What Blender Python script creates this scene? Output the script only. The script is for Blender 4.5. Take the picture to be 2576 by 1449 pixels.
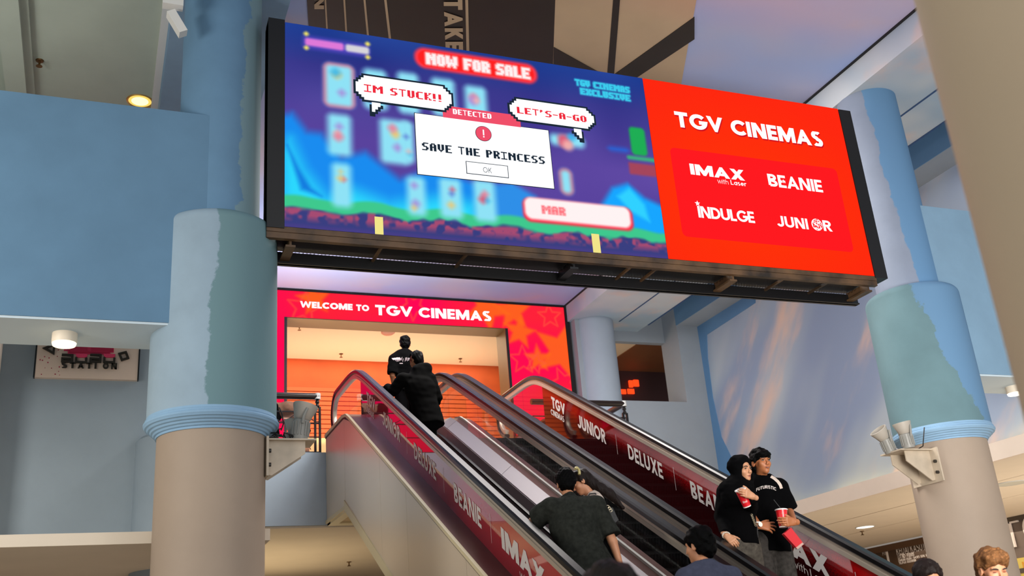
import bpy, bmesh, math, random
import numpy as np
from mathutils import Vector, Matrix
from mathutils.bvhtree import BVHTree
random.seed(7)
np.random.seed(7)
for o in list(bpy.data.objects):
    bpy.data.objects.remove(o)
scene = bpy.context.scene
COL = scene.collection

# ---------------------------------------------------------------- camera
H = 1.45                                   # eye height above the ground floor
FPX = 2562.18
_a, _b, _c = 0.40285051, 0.36470528, 0.083081      # heading, pitch, roll
_f = np.array([math.sin(_a) * math.cos(_b), math.cos(_a) * math.cos(_b), math.sin(_b)])
_r = np.cross(_f, [0, 0, 1]); _r /= np.linalg.norm(_r)
_d = np.cross(_f, _r)
CR = np.array([math.cos(_c) * _r + math.sin(_c) * _d, -math.sin(_c) * _r + math.cos(_c) * _d, _f])
cam = bpy.data.objects.new('camera', bpy.data.cameras.new('camera'))
COL.objects.link(cam)
cam.data.sensor_fit = 'HORIZONTAL'
cam.data.sensor_width = 36
cam.data.lens = FPX / 2576 * 36
cam.data.clip_start = 0.05
cam.data.clip_end = 200
cam.matrix_world = Matrix(((CR[0][0], -CR[1][0], -CR[2][0], 0), (CR[0][1], -CR[1][1], -CR[2][1], 0),
                           (CR[0][2], -CR[1][2], -CR[2][2], H), (0, 0, 0, 1)))
cam.data.dof.use_dof = True
cam.data.dof.focus_distance = 10.5
cam.data.dof.aperture_fstop = 2.4
scene.camera = cam

# ---------------------------------------------------------------- light
scene.view_settings.view_transform = 'Standard'
scene.view_settings.look = 'None'
scene.view_settings.exposure = 0.0
scene.view_settings.gamma = 1.0
scene.view_settings.use_curve_mapping = False
w = bpy.data.worlds.new('world'); scene.world = w; w.use_nodes = True
w.node_tree.nodes['Background'].inputs[0].default_value = (0.88, 0.93, 1.0, 1)
w.node_tree.nodes['Background'].inputs[1].default_value = 0.54

def area(name, loc, target, sx, sy, watt, col, spread=180):
    l = bpy.data.lights.new(name, 'AREA'); l.shape = 'RECTANGLE'; l.size = sx; l.size_y = sy
    l.energy = watt; l.color = col
    l.spread = math.radians(spread)
    o = bpy.data.objects.new(name, l); COL.objects.link(o); o.location = loc
    o.rotation_euler = (Vector(target) - Vector(loc)).to_track_quat('-Z', 'Y').to_euler()
    return o
area('atrium_skylight', (2.5, -3.0, 13.5), (5, 9, 3.5), 12, 8, 180, (0.90, 0.95, 1.0))
area('front_fill', (3.5, -5.5, 6.0), (5.5, 14, 5.0), 14, 8, 290, (1.0, 0.96, 0.91))  # unseen fill added behind the camera to brighten the whole front
area('mural_fill', (5.0, 2.2, 2.4), (11.6, 12.5, 5.6), 2, 2, 140, (1.0, 0.95, 0.90), 95)  # added fill aimed at the mural wall, no real lamp here
area('hall_fill', (5.6, 11.6, 8.38), (6.6, 12.2, 0), 5, 2.6, 900, (1.0, 0.95, 0.90))  # invented panel hidden behind the screen, brightens the deep hall
area('ceiling_fill', (4.6, 2.6, 3.6), (5.2, 9.5, 8.4), 2, 1, 85, (1.0, 0.95, 0.90))  # upward fill added for the hall ceiling, not a real fitting
area('left_wall_fill', (-5.0, 5.5, 4.2), (0.2, 11.6, 3.6), 2, 2, 270, (1.0, 0.93, 0.84))  # unseen helper added to lift the recessed wall under the left parapet
area('landing_ceiling_fill', (2.2, 16.6, 5.3), (3.6, 15.2, 8.4), .8, .8, 85, (1.0, 0.96, 0.95), 110)  # helper lamp added to brighten the ceiling in front of the portal
area('corner_fill', (8.5, 15.2, 5.0), (10.9, 17.0, 8.0), .6, .6, 10, (1.0, 0.95, 0.86), 110)  # extra fill put in for the far wall and its pier
area('left_ceiling_fill', (-3.0, 10.2, 6.3), (-1.5, 11.0, 8.4), 3, 1, 24, (0.95, 0.97, 0.92))  # added wash that lifts the grey green ceiling at left
area('lobby_light', (5.2, 19.7, 8.16), (5.2, 19.9, 0), 6, 2.0, 120, (1.0, 0.80, 0.55))
area('lobby_ceiling_fill', (5.2, 20.4, 6.15), (5.2, 19.6, 9), 6, .6, 80, (1.0, 0.80, 0.55))  # helper aimed up to brighten the lobby ceiling, no such fitting
area('shop_light', (15, 14.0, 3.4), (15, 14.0, 0), 5, 10, 260, (1.0, 0.84, 0.66))
area('shop_ceiling_fill', (14.5, 12.0, 0.6), (14.5, 13.0, 4), 5, 16, 330, (1.0, 0.86, 0.68))  # added from below so the low shop ceiling comes out bright
area('under_slab_light', (1.5, 18.2, 2.2), (1.5, 18.0, 4), 5, 4, 68, (1.0, 0.78, 0.48))

# ---------------------------------------------------------------- helpers
def ray(px, py):
    return CR.T @ np.array([(px - 1288) / FPX, (py - 724.5) / FPX, 1.0])

def at(px, py, X=None, Y=None, Z=None):
    """the point of the plane X, Y or Z = const seen at a spot of the photograph"""
    v = ray(px, py)
    if X is not None: s = X / v[0]
    elif Y is not None: s = Y / v[1]
    else: s = (Z - H) / v[2]
    return v * s + np.array([0, 0, H])

def lin(c):
    if isinstance(c, str):
        c = [int(c[i:i + 2], 16) / 255 for i in (1, 3, 5)]
    return tuple(x / 12.92 if x <= 0.04045 else ((x + 0.055) / 1.055) ** 2.4 for x in c[:3])

MATS = {}
def nt(name):
    m = bpy.data.materials.new(name); m.use_nodes = True
    n = m.node_tree.nodes; l = m.node_tree.links
    return m, n, l, n['Principled BSDF']

def pm(name, col, rough=0.6, metal=0.0, spec=0.5, noise=0.0, scale=8.0, bump=0.0, bscale=60.0, coat=0.0, coatr=0.03, col2=None):
    """plain procedural material: base colour, optional soft mottling and fine relief"""
    if name in MATS: return MATS[name]
    m, n, l, b = nt(name)
    c = lin(col)
    b.inputs['Base Color'].default_value = (*c, 1)
    b.inputs['Roughness'].default_value = rough
    b.inputs['Metallic'].default_value = metal
    b.inputs['Specular IOR Level'].default_value = spec
    b.inputs['Coat Weight'].default_value = coat
    b.inputs['Coat Roughness'].default_value = coatr
    tc = n.new('ShaderNodeTexCoord')
    if noise or col2:
        t = n.new('ShaderNodeTexNoise'); t.inputs['Scale'].default_value = scale; t.inputs['Detail'].default_value = 5
        l.new(tc.outputs['Object'], t.inputs['Vector'])
        r = n.new('ShaderNodeValToRGB')
        r.color_ramp.elements[0].position = 0.3; r.color_ramp.elements[1].position = 0.7
        ca = tuple(x * (1 - noise) for x in c)
        cb = lin(col2) if col2 else tuple(min(1, x * (1 + noise)) for x in c)
        r.color_ramp.elements[0].color = (*ca, 1); r.color_ramp.elements[1].color = (*cb, 1)
        l.new(t.outputs['Fac'], r.inputs['Fac']); l.new(r.outputs['Color'], b.inputs['Base Color'])
    if bump:
        t2 = n.new('ShaderNodeTexNoise'); t2.inputs['Scale'].default_value = bscale; t2.inputs['Detail'].default_value = 3
        l.new(tc.outputs['Object'], t2.inputs['Vector'])
        bp = n.new('ShaderNodeBump'); bp.inputs['Strength'].default_value = bump; bp.inputs['Distance'].default_value = 0.01
        l.new(t2.outputs['Fac'], bp.inputs['Height']); l.new(bp.outputs['Normal'], b.inputs['Normal'])
    MATS[name] = m
    return m

def emit(name, col, strength=1.0):
    if name in MATS: return MATS[name]
    m = bpy.data.materials.new(name); m.use_nodes = True
    n = m.node_tree.nodes; l = m.node_tree.links
    n.remove(n['Principled BSDF'])
    e = n.new('ShaderNodeEmission'); e.inputs[0].default_value = (*lin(col), 1); e.inputs[1].default_value = strength
    l.new(e.outputs[0], n['Material Output'].inputs[0])
    MATS[name] = m
    return m

def emit_attr(name, strength=1.0):
    if name in MATS: return MATS[name]
    m = bpy.data.materials.new(name); m.use_nodes = True
    n = m.node_tree.nodes; l = m.node_tree.links
    n.remove(n['Principled BSDF'])
    a = n.new('ShaderNodeVertexColor'); a.layer_name = 'Col'
    e = n.new('ShaderNodeEmission'); e.inputs[1].default_value = strength
    l.new(a.outputs[0], e.inputs[0]); l.new(e.outputs[0], n['Material Output'].inputs[0])
    MATS[name] = m
    return m

OFF = {}
def tag(o, label=None, cat=None, group=None, kind=None):
    if label: o['label'] = label
    if cat: o['category'] = cat
    if group: o['group'] = group
    if kind: o['kind'] = kind
    return o

def thing(name, label, cat, loc, group=None):
    o = bpy.data.objects.new(name, None); COL.objects.link(o)
    o.empty_display_size = 0.1
    o.location = Vector(loc); OFF[o.name] = np.array(loc, float)
    return tag(o, label, cat, group)

class MB:
    """collects faces in world coordinates and links them as ONE mesh object"""
    def __init__(s): s.v = []; s.f = []; s.m = []; s.cm = 0
    def add(s, vs, fs):
        b = len(s.v); s.v += [tuple(map(float, p)) for p in vs]
        for f in fs: s.f.append(tuple(i + b for i in f)); s.m.append(s.cm)
        return s
    def box(s, a, b):
        x0, x1 = sorted((a[0], b[0])); y0, y1 = sorted((a[1], b[1])); z0, z1 = sorted((a[2], b[2]))
        return s.add([(x0, y0, z0), (x1, y0, z0), (x1, y1, z0), (x0, y1, z0), (x0, y0, z1), (x1, y0, z1), (x1, y1, z1), (x0, y1, z1)],
                     [(0, 3, 2, 1), (4, 5, 6, 7), (0, 1, 5, 4), (1, 2, 6, 5), (2, 3, 7, 6), (3, 0, 4, 7)])
    def hexa(s, q0, q1):
        """two matching loops bridged and capped"""
        n = len(q0)
        return s.add(list(q0) + list(q1), [tuple(range(n))[::-1], tuple(range(n, 2 * n))] + [(i, (i + 1) % n, n + (i + 1) % n, n + i) for i in range(n)])
    def prism(s, pts, axis, lo, hi):
        """2D outline extruded along axis: 0 -> (y,z), 1 -> (x,z), 2 -> (x,y)"""
        def e(p, t):
            return (t, p[0], p[1]) if axis == 0 else ((p[0], t, p[1]) if axis == 1 else (p[0], p[1], t))
        return s.hexa([e(p, lo) for p in pts], [e(p, hi) for p in pts])
    def strip(s, loops, closed=True, caps=True):
        n = len(loops[0]); vs = [p for L in loops for p in L]; fs = []
        for i in range(len(loops) - 1):
            for j in range(n if closed else n - 1):
                k = (j + 1) % n
                fs.append((i * n + j, i * n + k, (i + 1) * n + k, (i + 1) * n + j))
        if caps and closed:
            fs.append(tuple(range(n))[::-1]); fs.append(tuple((len(loops) - 1) * n + j for j in range(n)))
        return s.add(vs, fs)
    def tube(s, path, r, n=8):
        path = [np.array(p, float) for p in path]; loops = []
        up = np.array([0.13, 0.31, 0.94])
        for i, p in enumerate(path):
            t = path[min(i + 1, len(path) - 1)] - path[max(i - 1, 0)]; t = t / (np.linalg.norm(t) + 1e-9)
            u = np.cross(t, up)
            if np.linalg.norm(u) < 1e-3: u = np.cross(t, [1, 0, 0])
            u /= np.linalg.norm(u); v = np.cross(t, u)
            rr = r[i] if isinstance(r, (list, tuple)) else r
            loops.append([p + rr * (math.cos(2 * math.pi * k / n) * u + math.sin(2 * math.pi * k / n) * v) for k in range(n)])
        return s.strip(loops)
    def lathe(s, cx, cy, prof, n=48, cap=True):
        loops = [[(cx + r * math.cos(2 * math.pi * k / n), cy + r * math.sin(2 * math.pi * k / n), z) for k in range(n)] for r, z in prof]
        return s.strip(loops, True, cap)
    def build(s, name, mat, parent=None, smooth=None, label=None, cat=None, group=None, kind=None, origin=None):
        me = bpy.data.meshes.new(name)
        V = np.array(s.v, float)
        if parent is not None: off = OFF[parent.name]
        elif origin is not None: off = np.array(origin, float)
        else:
            lo, hi = V.min(0), V.max(0); off = np.array([(lo[0] + hi[0]) / 2, (lo[1] + hi[1]) / 2, lo[2]])
        me.from_pydata((V - off).tolist(), [], s.f)
        ml = mat if isinstance(mat, (list, tuple)) else [mat]
        for x in ml: me.materials.append(x)
        if len(ml) > 1: me.polygons.foreach_set('material_index', s.m)
        if smooth:
            me.polygons.foreach_set('use_smooth', [True] * len(me.polygons))
            me.update(); me.set_sharp_from_angle(angle=math.radians(smooth))
        me.validate(); me.update()
        o = bpy.data.objects.new(name, me); COL.objects.link(o)
        if parent is not None: o.parent = parent
        else: o.location = off
        OFF[o.name] = off
        return tag(o, label, cat, group, kind)

def fixn(o):
    bm = bmesh.new(); bm.from_mesh(o.data); bmesh.ops.recalc_face_normals(bm, faces=bm.faces); bm.to_mesh(o.data); bm.free()
    return o

def struct(name, mb, mat, smooth=None, label=None):
    return fixn(mb.build(name, mat, None, smooth, label=label, kind='structure', origin=(0, 0, 0)))

def grid_col(name, nx, ny, fn, mat, parent, x0, x1, z0, z1, Y, label=None):
    """flat print/screen in the plane Y: a grid whose vertex colours hold the picture"""
    xs = np.linspace(x0, x1, nx); zs = np.linspace(z0, z1, ny)
    Xg, Zg = np.meshgrid(xs, zs)
    rgb = fn(Xg, Zg)
    off = OFF[parent.name]
    V = np.stack([Xg - off[0], np.full_like(Xg, Y - off[1]), Zg - off[2]], -1).reshape(-1, 3)
    i = np.arange((ny - 1) * nx).reshape(ny - 1, nx)[:, :-1].ravel()
    F = np.stack([i, i + 1, i + nx + 1, i + nx], -1)
    me = bpy.data.meshes.new(name); me.from_pydata(V.tolist(), [], F.tolist())
    me.materials.append(mat)
    ca = me.color_attributes.new('Col', 'FLOAT_COLOR', 'POINT')
    L = np.clip(rgb, 0, 1.5).reshape(-1, 3)
    L = np.where(L <= 0.04045, L / 12.92, ((L + 0.055) / 1.055) ** 2.4)
    ca.data.foreach_set('color', np.concatenate([L, np.ones((len(L), 1))], 1).astype(np.float32).ravel())
    me.update()
    o = bpy.data.objects.new(name, me); COL.objects.link(o); o.parent = parent; OFF[o.name] = off
    return tag(o, label)
# ---------------------------------------------------------------- lettering
def arc(cx, cy, rx, ry, a0, a1, n=14):
    return [(cx + rx * math.cos(math.radians(a0 + (a1 - a0) * i / n)), cy + ry * math.sin(math.radians(a0 + (a1 - a0) * i / n))) for i in range(n + 1)]

def glyph(ch, w):
    """strokes (point list, closed) of a geometric sans, cap height 1, and the advance width"""
    h = w / 2
    if ch == ' ': return [], 0.3
    if ch == 'I': return [([(h, 0), (h, 1)], 0)], w
    if ch == 'T': W = .66 + w * .2; return [([(0, 1 - h), (W, 1 - h)], 0), ([(W / 2, 0), (W / 2, 1 - h)], 0)], W
    if ch == 'E': W = .52 + w * .2; return [([(W, 1 - h), (h, 1 - h), (h, h), (W, h)], 0), ([(h, .5), (W * .94, .5)], 0)], W
    if ch == 'F': W = .5 + w * .2; return [([(W, 1 - h), (h, 1 - h), (h, 0)], 0), ([(h, .48), (W * .92, .48)], 0)], W
    if ch == 'L': W = .48 + w * .2; return [([(h, 1), (h, h), (W, h)], 0)], W
    if ch == 'H': W = .74; return [([(h, 0), (h, 1)], 0), ([(W - h, 0), (W - h, 1)], 0), ([(h, .5), (W - h, .5)], 0)], W
    if ch == 'N': W = .74 + w * .3; return [([(h, 0), (h, 1)], 0), ([(W - h, 0), (W - h, 1)], 0), ([(h * .9, 1.1), (W - h * .9, -.1)], 0)], W
    if ch == 'M': W = .9 + w * .4; return [([(h, 0), (h, 1)], 0), ([(W - h, 0), (W - h, 1)], 0), ([(h * .9, 1.08), (W / 2, h * 1.2), (W - h * .9, 1.08)], 0)], W
    if ch == 'W': W = 1.2 + w * .3; return [([(h * .7, 1.1), (W * .27, h * .6), (W / 2, 1 - h * .6), (W * .73, h * .6), (W - h * .7, 1.1)], 0)], W
    if ch == 'V': W = .8 + w * .3; return [([(h * .6, 1.1), (W / 2, h), (W - h * .6, 1.1)], 0)], W
    if ch == 'A': W = .8 + w * .3; return [([(h * .6, -.1), (W / 2, 1 - h), (W - h * .6, -.1)], 0), ([(W * .24, .3), (W * .76, .3)], 0)], W
    if ch == 'X': W = .76 + w * .3; return [([(h * .8, 1.1), (W - h * .8, -.1)], 0), ([(h * .8, -.1), (W - h * .8, 1.1)], 0)], W
    if ch == 'Y': W = .74 + w * .3; return [([(h * .8, 1.1), (W / 2, .42)], 0), ([(W - h * .8, 1.1), (W / 2, .42), (W / 2, 0)], 0)], W
    if ch == 'K': W = .68 + w * .3; return [([(h, 0), (h, 1)], 0), ([(h, .36), (W - h, 1.08)], 0), ([(W * .38, .58), (W - h * .7, -.08)], 0)], W
    if ch == 'Z': W = .64 + w * .2; return [([(0, 1 - h), (W - h, 1 - h), (h, h), (W, h)], 0)], W
    if ch == 'O': W = .98; return [(arc(.49, .5, .49 - h, .5 - h, 0, 345, 23), 1)], W
    if ch == 'C': W = .84; return [(arc(.49, .5, .49 - h, .5 - h, 42, 318, 20), 0)], W
    if ch == 'G': W = .92; return [(arc(.49, .5, .49 - h, .5 - h, 42, 345, 20) + [(.49 + .49 - h, .46), (.52, .46)], 0)], W
    if ch == 'D': W = .8; return [([(h, h), (h, 1 - h)] + arc(.3, .5, .5 - h, .5 - h, 90, -90, 12), 1)], W
    if ch == 'J': W = .52 + w * .2; return [([(W - h, 1)] + arc(W / 2 - .02, .3, W / 2 - h + .02, .3 - h, 0, -165, 10), 0)], W
    if ch == 'U': W = .72 + w * .2; return [([(h, 1)] + arc(W / 2, .34, W / 2 - h, .34 - h, 180, 360, 12) + [(W - h, 1)], 0)], W
    if ch == 'P': W = .64; return [([(h, 0), (h, 1 - h)] + arc(.34, .68, .3 - h, .32 - h, 90, -90, 8) + [(h, .36 + h)], 0)], W
    if ch == 'R': W = .68 + w * .1; return [([(h, 0), (h, 1 - h)] + arc(.34, .7, .31 - h, .3 - h, 90, -90, 8) + [(h, .4 + h)], 0), ([(.34, .45), (W - h * .7, -.08)], 0)], W
    if ch == 'B': W = .66; return [([(h, h), (h, 1 - h)] + arc(.33, .74, .28 - h, .26 - h, 90, -80, 7) + [(h + .02, .52)], 0), ([(h, .52)] + arc(.35, .27, .31 - h, .27 - h, 80, -90, 7) + [(h, h)], 0)], W
    if ch == 'S': W = .64; return [(arc(.32, .745, .31 - h, .255 - h * .6, 35, 258, 12) + arc(.32, .265, .32 - h, .265 - h * .6, 80, -145, 12), 0)], W
    if ch == '-': return [([(0, .45), (.4, .45)], 0)], .4
    if ch == '.': return [([(h, 0), (h, w)], 0)], w
    if ch == ':': return [([(h, .1), (h, .1 + w)], 0), ([(h, .5), (h, .5 + w)], 0)], w
    if ch == '/': return [([(0, -.05), (.4, 1.05)], 0)], .4
    if ch == '0': return [(arc(.3, .5, .3 - h, .5 - h, 0, 345, 18), 1)], .6
    if ch == '1': return [([(.05, .78), (.22, 1 - h), (.22, 0)], 0)], .3
    if ch == '3': return [(arc(.29, .74, .27 - h, .26 - h, 140, -90, 9) + arc(.29, .27, .29 - h, .27 - h, 90, -140, 9), 0)], .58
    if ch == '5': return [([(.52, 1 - h), (.12, 1 - h), (.1, .55)] + arc(.28, .33, .3 - h, .33 - h, 110, -150, 10), 0)], .58
    if ch == '8': return [(arc(.29, .74, .26 - h, .26 - h, 0, 345, 14), 1), (arc(.29, .27, .29 - h, .27 - h, 0, 345, 14), 1)], .58
    if ch == 'i': return [([(h, 0), (h, .68)], 0), ([(h, .82), (h, .82 + w)], 0)], w
    if ch == 't': return [([(.17, .92), (.17, 0)], 0), ([(0, .66), (.36, .66)], 0)], .36
    if ch == 'h': return [([(h, 0), (h, 1)], 0), (arc(.27, .38, .27 - h, .3 - h, 180, 0, 8) + [(.54 - h, 0)], 0)], .54
    if ch == 'w': W = .86; return [([(h * .5, .72), (W * .27, h), (W / 2, .68), (W * .73, h), (W - h * .5, .72)], 0)], W
    if ch == 'a': return [(arc(.29, .34, .29 - h, .34 - h, 0, 345, 16), 1), ([(.58 - h, 0), (.58 - h, .68)], 0)], .58
    if ch == 's': return [(arc(.22, .5, .21 - h, .18 - h * .5, 35, 258, 8) + arc(.22, .18, .22 - h, .18 - h * .5, 80, -145, 8), 0)], .44
    if ch == 'e': return [([(h + .02, .36), (.58 - h, .36)] + arc(.29, .34, .29 - h, .34 - h, 10, 315, 16), 0)], .58
    if ch == 'r': return [([(h, 0), (h, .68)], 0), (arc(.3, .38, .3 - h, .3 - h, 180, 70, 6), 0)], .36
    return [([(0, 0), (0, 1)], 0)], .3

def clip_y(poly, lo, hi):
    for s, t in ((1, lo), (-1, -hi)):
        out = []
        for i in range(len(poly)):
            a, b = poly[i], poly[(i + 1) % len(poly)]
            da, db = s * a[1] - t, s * b[1] - t
            if da >= 0: out.append(a)
            if (da >= 0) != (db >= 0):
                u = da / (da - db); out.append((a[0] + (b[0] - a[0]) * u, a[1] + (b[1] - a[1]) * u))
        poly = out
        if len(poly) < 3: return []
    return poly

def ribbon(pts, w, closed):
    n = len(pts); P = [np.array(p, float) for p in pts]; offs = []
    for i in range(n):
        if closed: a, b = P[i - 1], P[(i + 1) % n]
        else: a, b = P[max(i - 1, 0)], P[min(i + 1, n - 1)]
        d0 = P[i] - a; d1 = b - P[i]
        if np.linalg.norm(d0) < 1e-9: d0 = d1
        if np.linalg.norm(d1) < 1e-9: d1 = d0
        n0 = np.array([-d0[1], d0[0]]) / np.linalg.norm(d0); n1 = np.array([-d1[1], d1[0]]) / np.linalg.norm(d1)
        m = n0 + n1; l = np.linalg.norm(m)
        if l < 0.3: m = n0; k = 1
        else: m = m / l; k = min(1 / max(m @ n0, .2), 2.6)
        offs.append(m * k * w / 2)
    q = []
    for i in range(n if closed else n - 1):
        j = (i + 1) % n
        q.append([tuple(P[i] + offs[i]), tuple(P[i] - offs[i]), tuple(P[j] - offs[j]), tuple(P[j] + offs[j])])
    return q

def text_polys(s, w=.2, gap=.12):
    x = 0; out = []
    for ch in s:
        st, adv = glyph(ch, w)
        for pts, closed in st:
            for q in ribbon(pts, w, closed):
                q = clip_y(q, 0 if ch not in '' else -9, 1)
                if len(q) >= 3: out.append([(px + x, py) for px, py in q])
        x += adv + gap
    return out, x - gap

PIX = {'A': '01110 11011 11011 11111 11011 11011 11011', 'C': '01111 11000 11000 11000 11000 11000 01111', 'D': '11110 11011 11011 11011 11011 11011 11110',
       'E': '11111 11000 11000 11110 11000 11000 11111', 'F': '11111 11000 11000 11110 11000 11000 11000', 'G': '01111 11000 11000 11011 11011 11011 01111',
       'H': '11011 11011 11011 11111 11011 11011 11011', 'I': '11111 00100 00100 00100 00100 00100 11111', 'K': '11011 11010 11100 11000 11100 11010 11011',
       'L': '11000 11000 11000 11000 11000 11000 11111', 'M': '1100011 1110111 1111111 1101011 1100011 1100011 1100011', 'N': '110011 111011 111111 110111 110011 110011 110011',
       'O': '01110 11011 11011 11011 11011 11011 01110', 'P': '11110 11011 11011 11110 11000 11000 11000', 'R': '11110 11011 11011 11110 11110 11011 11011',
       'S': '01111 11000 11000 01110 00011 00011 11110', 'T': '11111 00100 00100 00100 00100 00100 00100', 'U': '11011 11011 11011 11011 11011 11011 01110',
       'V': '11011 11011 11011 11011 11011 01110 00100', 'W': '1100011 1100011 1101011 1101011 1111111 0110110 0100010', 'X': '11011 11011 01110 00100 01110 11011 11011',
       '!': '110 110 110 110 110 000 110', "'": '110 110 100 000 000 000 000', '-': '0000 0000 0000 1111 0000 0000 0000', ' ': '000 000 000 000 000 000 000'}
def pixel_polys(s):
    x = 0; out = []
    for ch in s:
        rows = PIX[ch].split(' ')
        for r, row in enumerate(rows):
            c = 0
            while c < len(row):
                if row[c] == '1':
                    e = c
                    while e < len(row) and row[e] == '1': e += 1
                    y0 = (6 - r) / 7; y1 = (7 - r) / 7
                    out.append([((x + c) / 7, y0), ((x + e) / 7, y0), ((x + e) / 7, y1), ((x + c) / 7, y1)])
                    c = e
                else: c += 1
        x += len(rows[0]) + 1
    return out, (x - 1) / 7

def lay(polys, width, P0, U, V, W, Hh, N, lift=0.004, thick=0.0):
    """letters laid on a plane: P0 lower left, U/V unit directions, W x Hh size, N the outward normal"""
    mb = MB(); P0 = np.array(P0, float); U = np.array(U, float); V = np.array(V, float); N = np.array(N, float)
    side = np.cross(U, V) @ N
    for i, q in enumerate(polys):
        area2 = sum(q[k][0] * q[(k + 1) % len(q)][1] - q[(k + 1) % len(q)][0] * q[k][1] for k in range(len(q)))
        if area2 * side < 0: q = q[::-1]
        if i and not thick: lift = lift + .00012
        if thick:
            a = [P0 + U * (p[0] / width * W) + V * (p[1] * Hh) + N * lift for p in q]
            mb.hexa(a, [p + N * thick for p in a])
        else:
            mb.add([P0 + U * (p[0] / width * W) + V * (p[1] * Hh) + N * lift for p in q], [tuple(range(len(q)))])
    return mb

def letters(s, width_fn, P0, U, V, W, Hh, N, mat, parent, w=.2, gap=.12, lift=.004, thick=0.0, nm='letter'):
    """a printed or raised word, one object per letter"""
    glyphs = []; x = 0
    for ch in s:
        if width_fn == 'pix':
            p, adv = pixel_polys(ch); g = 1 / 7
        else:
            p, adv = text_polys(ch, w, gap); g = gap
        if ch != ' ': glyphs.append([[(a + x, b) for a, b in q] for q in p])
        x += adv + g
    for p in glyphs:
        lay(p, x - g, P0, U, V, W, Hh, N, lift, thick).build(nm, mat, parent)

def star_pts(cx, cy, r, rot=90, inner=.42):
    return [(cx + (r if i % 2 == 0 else r * inner) * math.cos(math.radians(rot + 36 * i)), cy + (r if i % 2 == 0 else r * inner) * math.sin(math.radians(rot + 36 * i))) for i in range(10)]
def star_polys(cx, cy, r, rot=90):
    p = star_pts(cx, cy, r, rot)
    return [[(cx, cy), p[i], p[(i + 1) % 10]] for i in range(10)]
# ---------------------------------------------------------------- materials of the building
def wall_paint(name, col, patch=None, pmin=0.5, axis=(1, 0, 0), p0=0.0, p1=1.0, grime=0.10, rough=0.75):
    """rolled wall paint; patch = a second coat whose ragged edge runs across an axis of the object"""
    m, n, l, b = nt(name)
    b.inputs['Roughness'].default_value = rough; b.inputs['Specular IOR Level'].default_value = 0.25
    tc = n.new('ShaderNodeTexCoord')
    t = n.new('ShaderNodeTexNoise'); t.inputs['Scale'].default_value = 1.6; t.inputs['Detail'].default_value = 7; t.inputs['Roughness'].default_value = .6
    l.new(tc.outputs['Object'], t.inputs['Vector'])
    r = n.new('ShaderNodeValToRGB'); c = lin(col)
    r.color_ramp.elements[0].position = .32; r.color_ramp.elements[1].position = .68
    r.color_ramp.elements[0].color = (*[x * (1 - grime) for x in c], 1); r.color_ramp.elements[1].color = (*[min(1, x * (1 + grime * .7)) for x in c], 1)
    l.new(t.outputs['Fac'], r.inputs['Fac'])
    out = r.outputs['Color']
    if patch:
        sx = n.new('ShaderNodeVectorMath'); sx.operation = 'DOT_PRODUCT'; sx.inputs[1].default_value = axis; l.new(tc.outputs['Object'], sx.inputs[0])
        t2 = n.new('ShaderNodeTexNoise'); t2.inputs['Scale'].default_value = 2.3; t2.inputs['Detail'].default_value = 6; t2.inputs['Roughness'].default_value = .65
        l.new(tc.outputs['Object'], t2.inputs['Vector'])
        ma = n.new('ShaderNodeMath'); ma.operation = 'MULTIPLY_ADD'; ma.inputs[1].default_value = p1
        l.new(t2.outputs['Fac'], ma.inputs[0]); l.new(sx.outputs['Value'], ma.inputs[2])
        st = n.new('ShaderNodeMapRange'); st.inputs['From Min'].default_value = p0; st.inputs['From Max'].default_value = p0 + .015
        l.new(ma.outputs[0], st.inputs['Value'])
        mx = n.new('ShaderNodeMix'); mx.data_type = 'RGBA'
        l.new(st.outputs[0], mx.inputs['Factor']); l.new(out, mx.inputs['A']); mx.inputs['B'].default_value = (*lin(patch), 1)
        out = mx.outputs['Result']
    l.new(out, b.inputs['Base Color'])
    t3 = n.new('ShaderNodeTexNoise'); t3.inputs['Scale'].default_value = 90; l.new(tc.outputs['Object'], t3.inputs['Vector'])
    bp = n.new('ShaderNodeBump'); bp.inputs['Strength'].default_value = .12; bp.inputs['Distance'].default_value = .004
    l.new(t3.outputs['Fac'], bp.inputs['Height']); l.new(bp.outputs['Normal'], b.inputs['Normal'])
    return m

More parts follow.
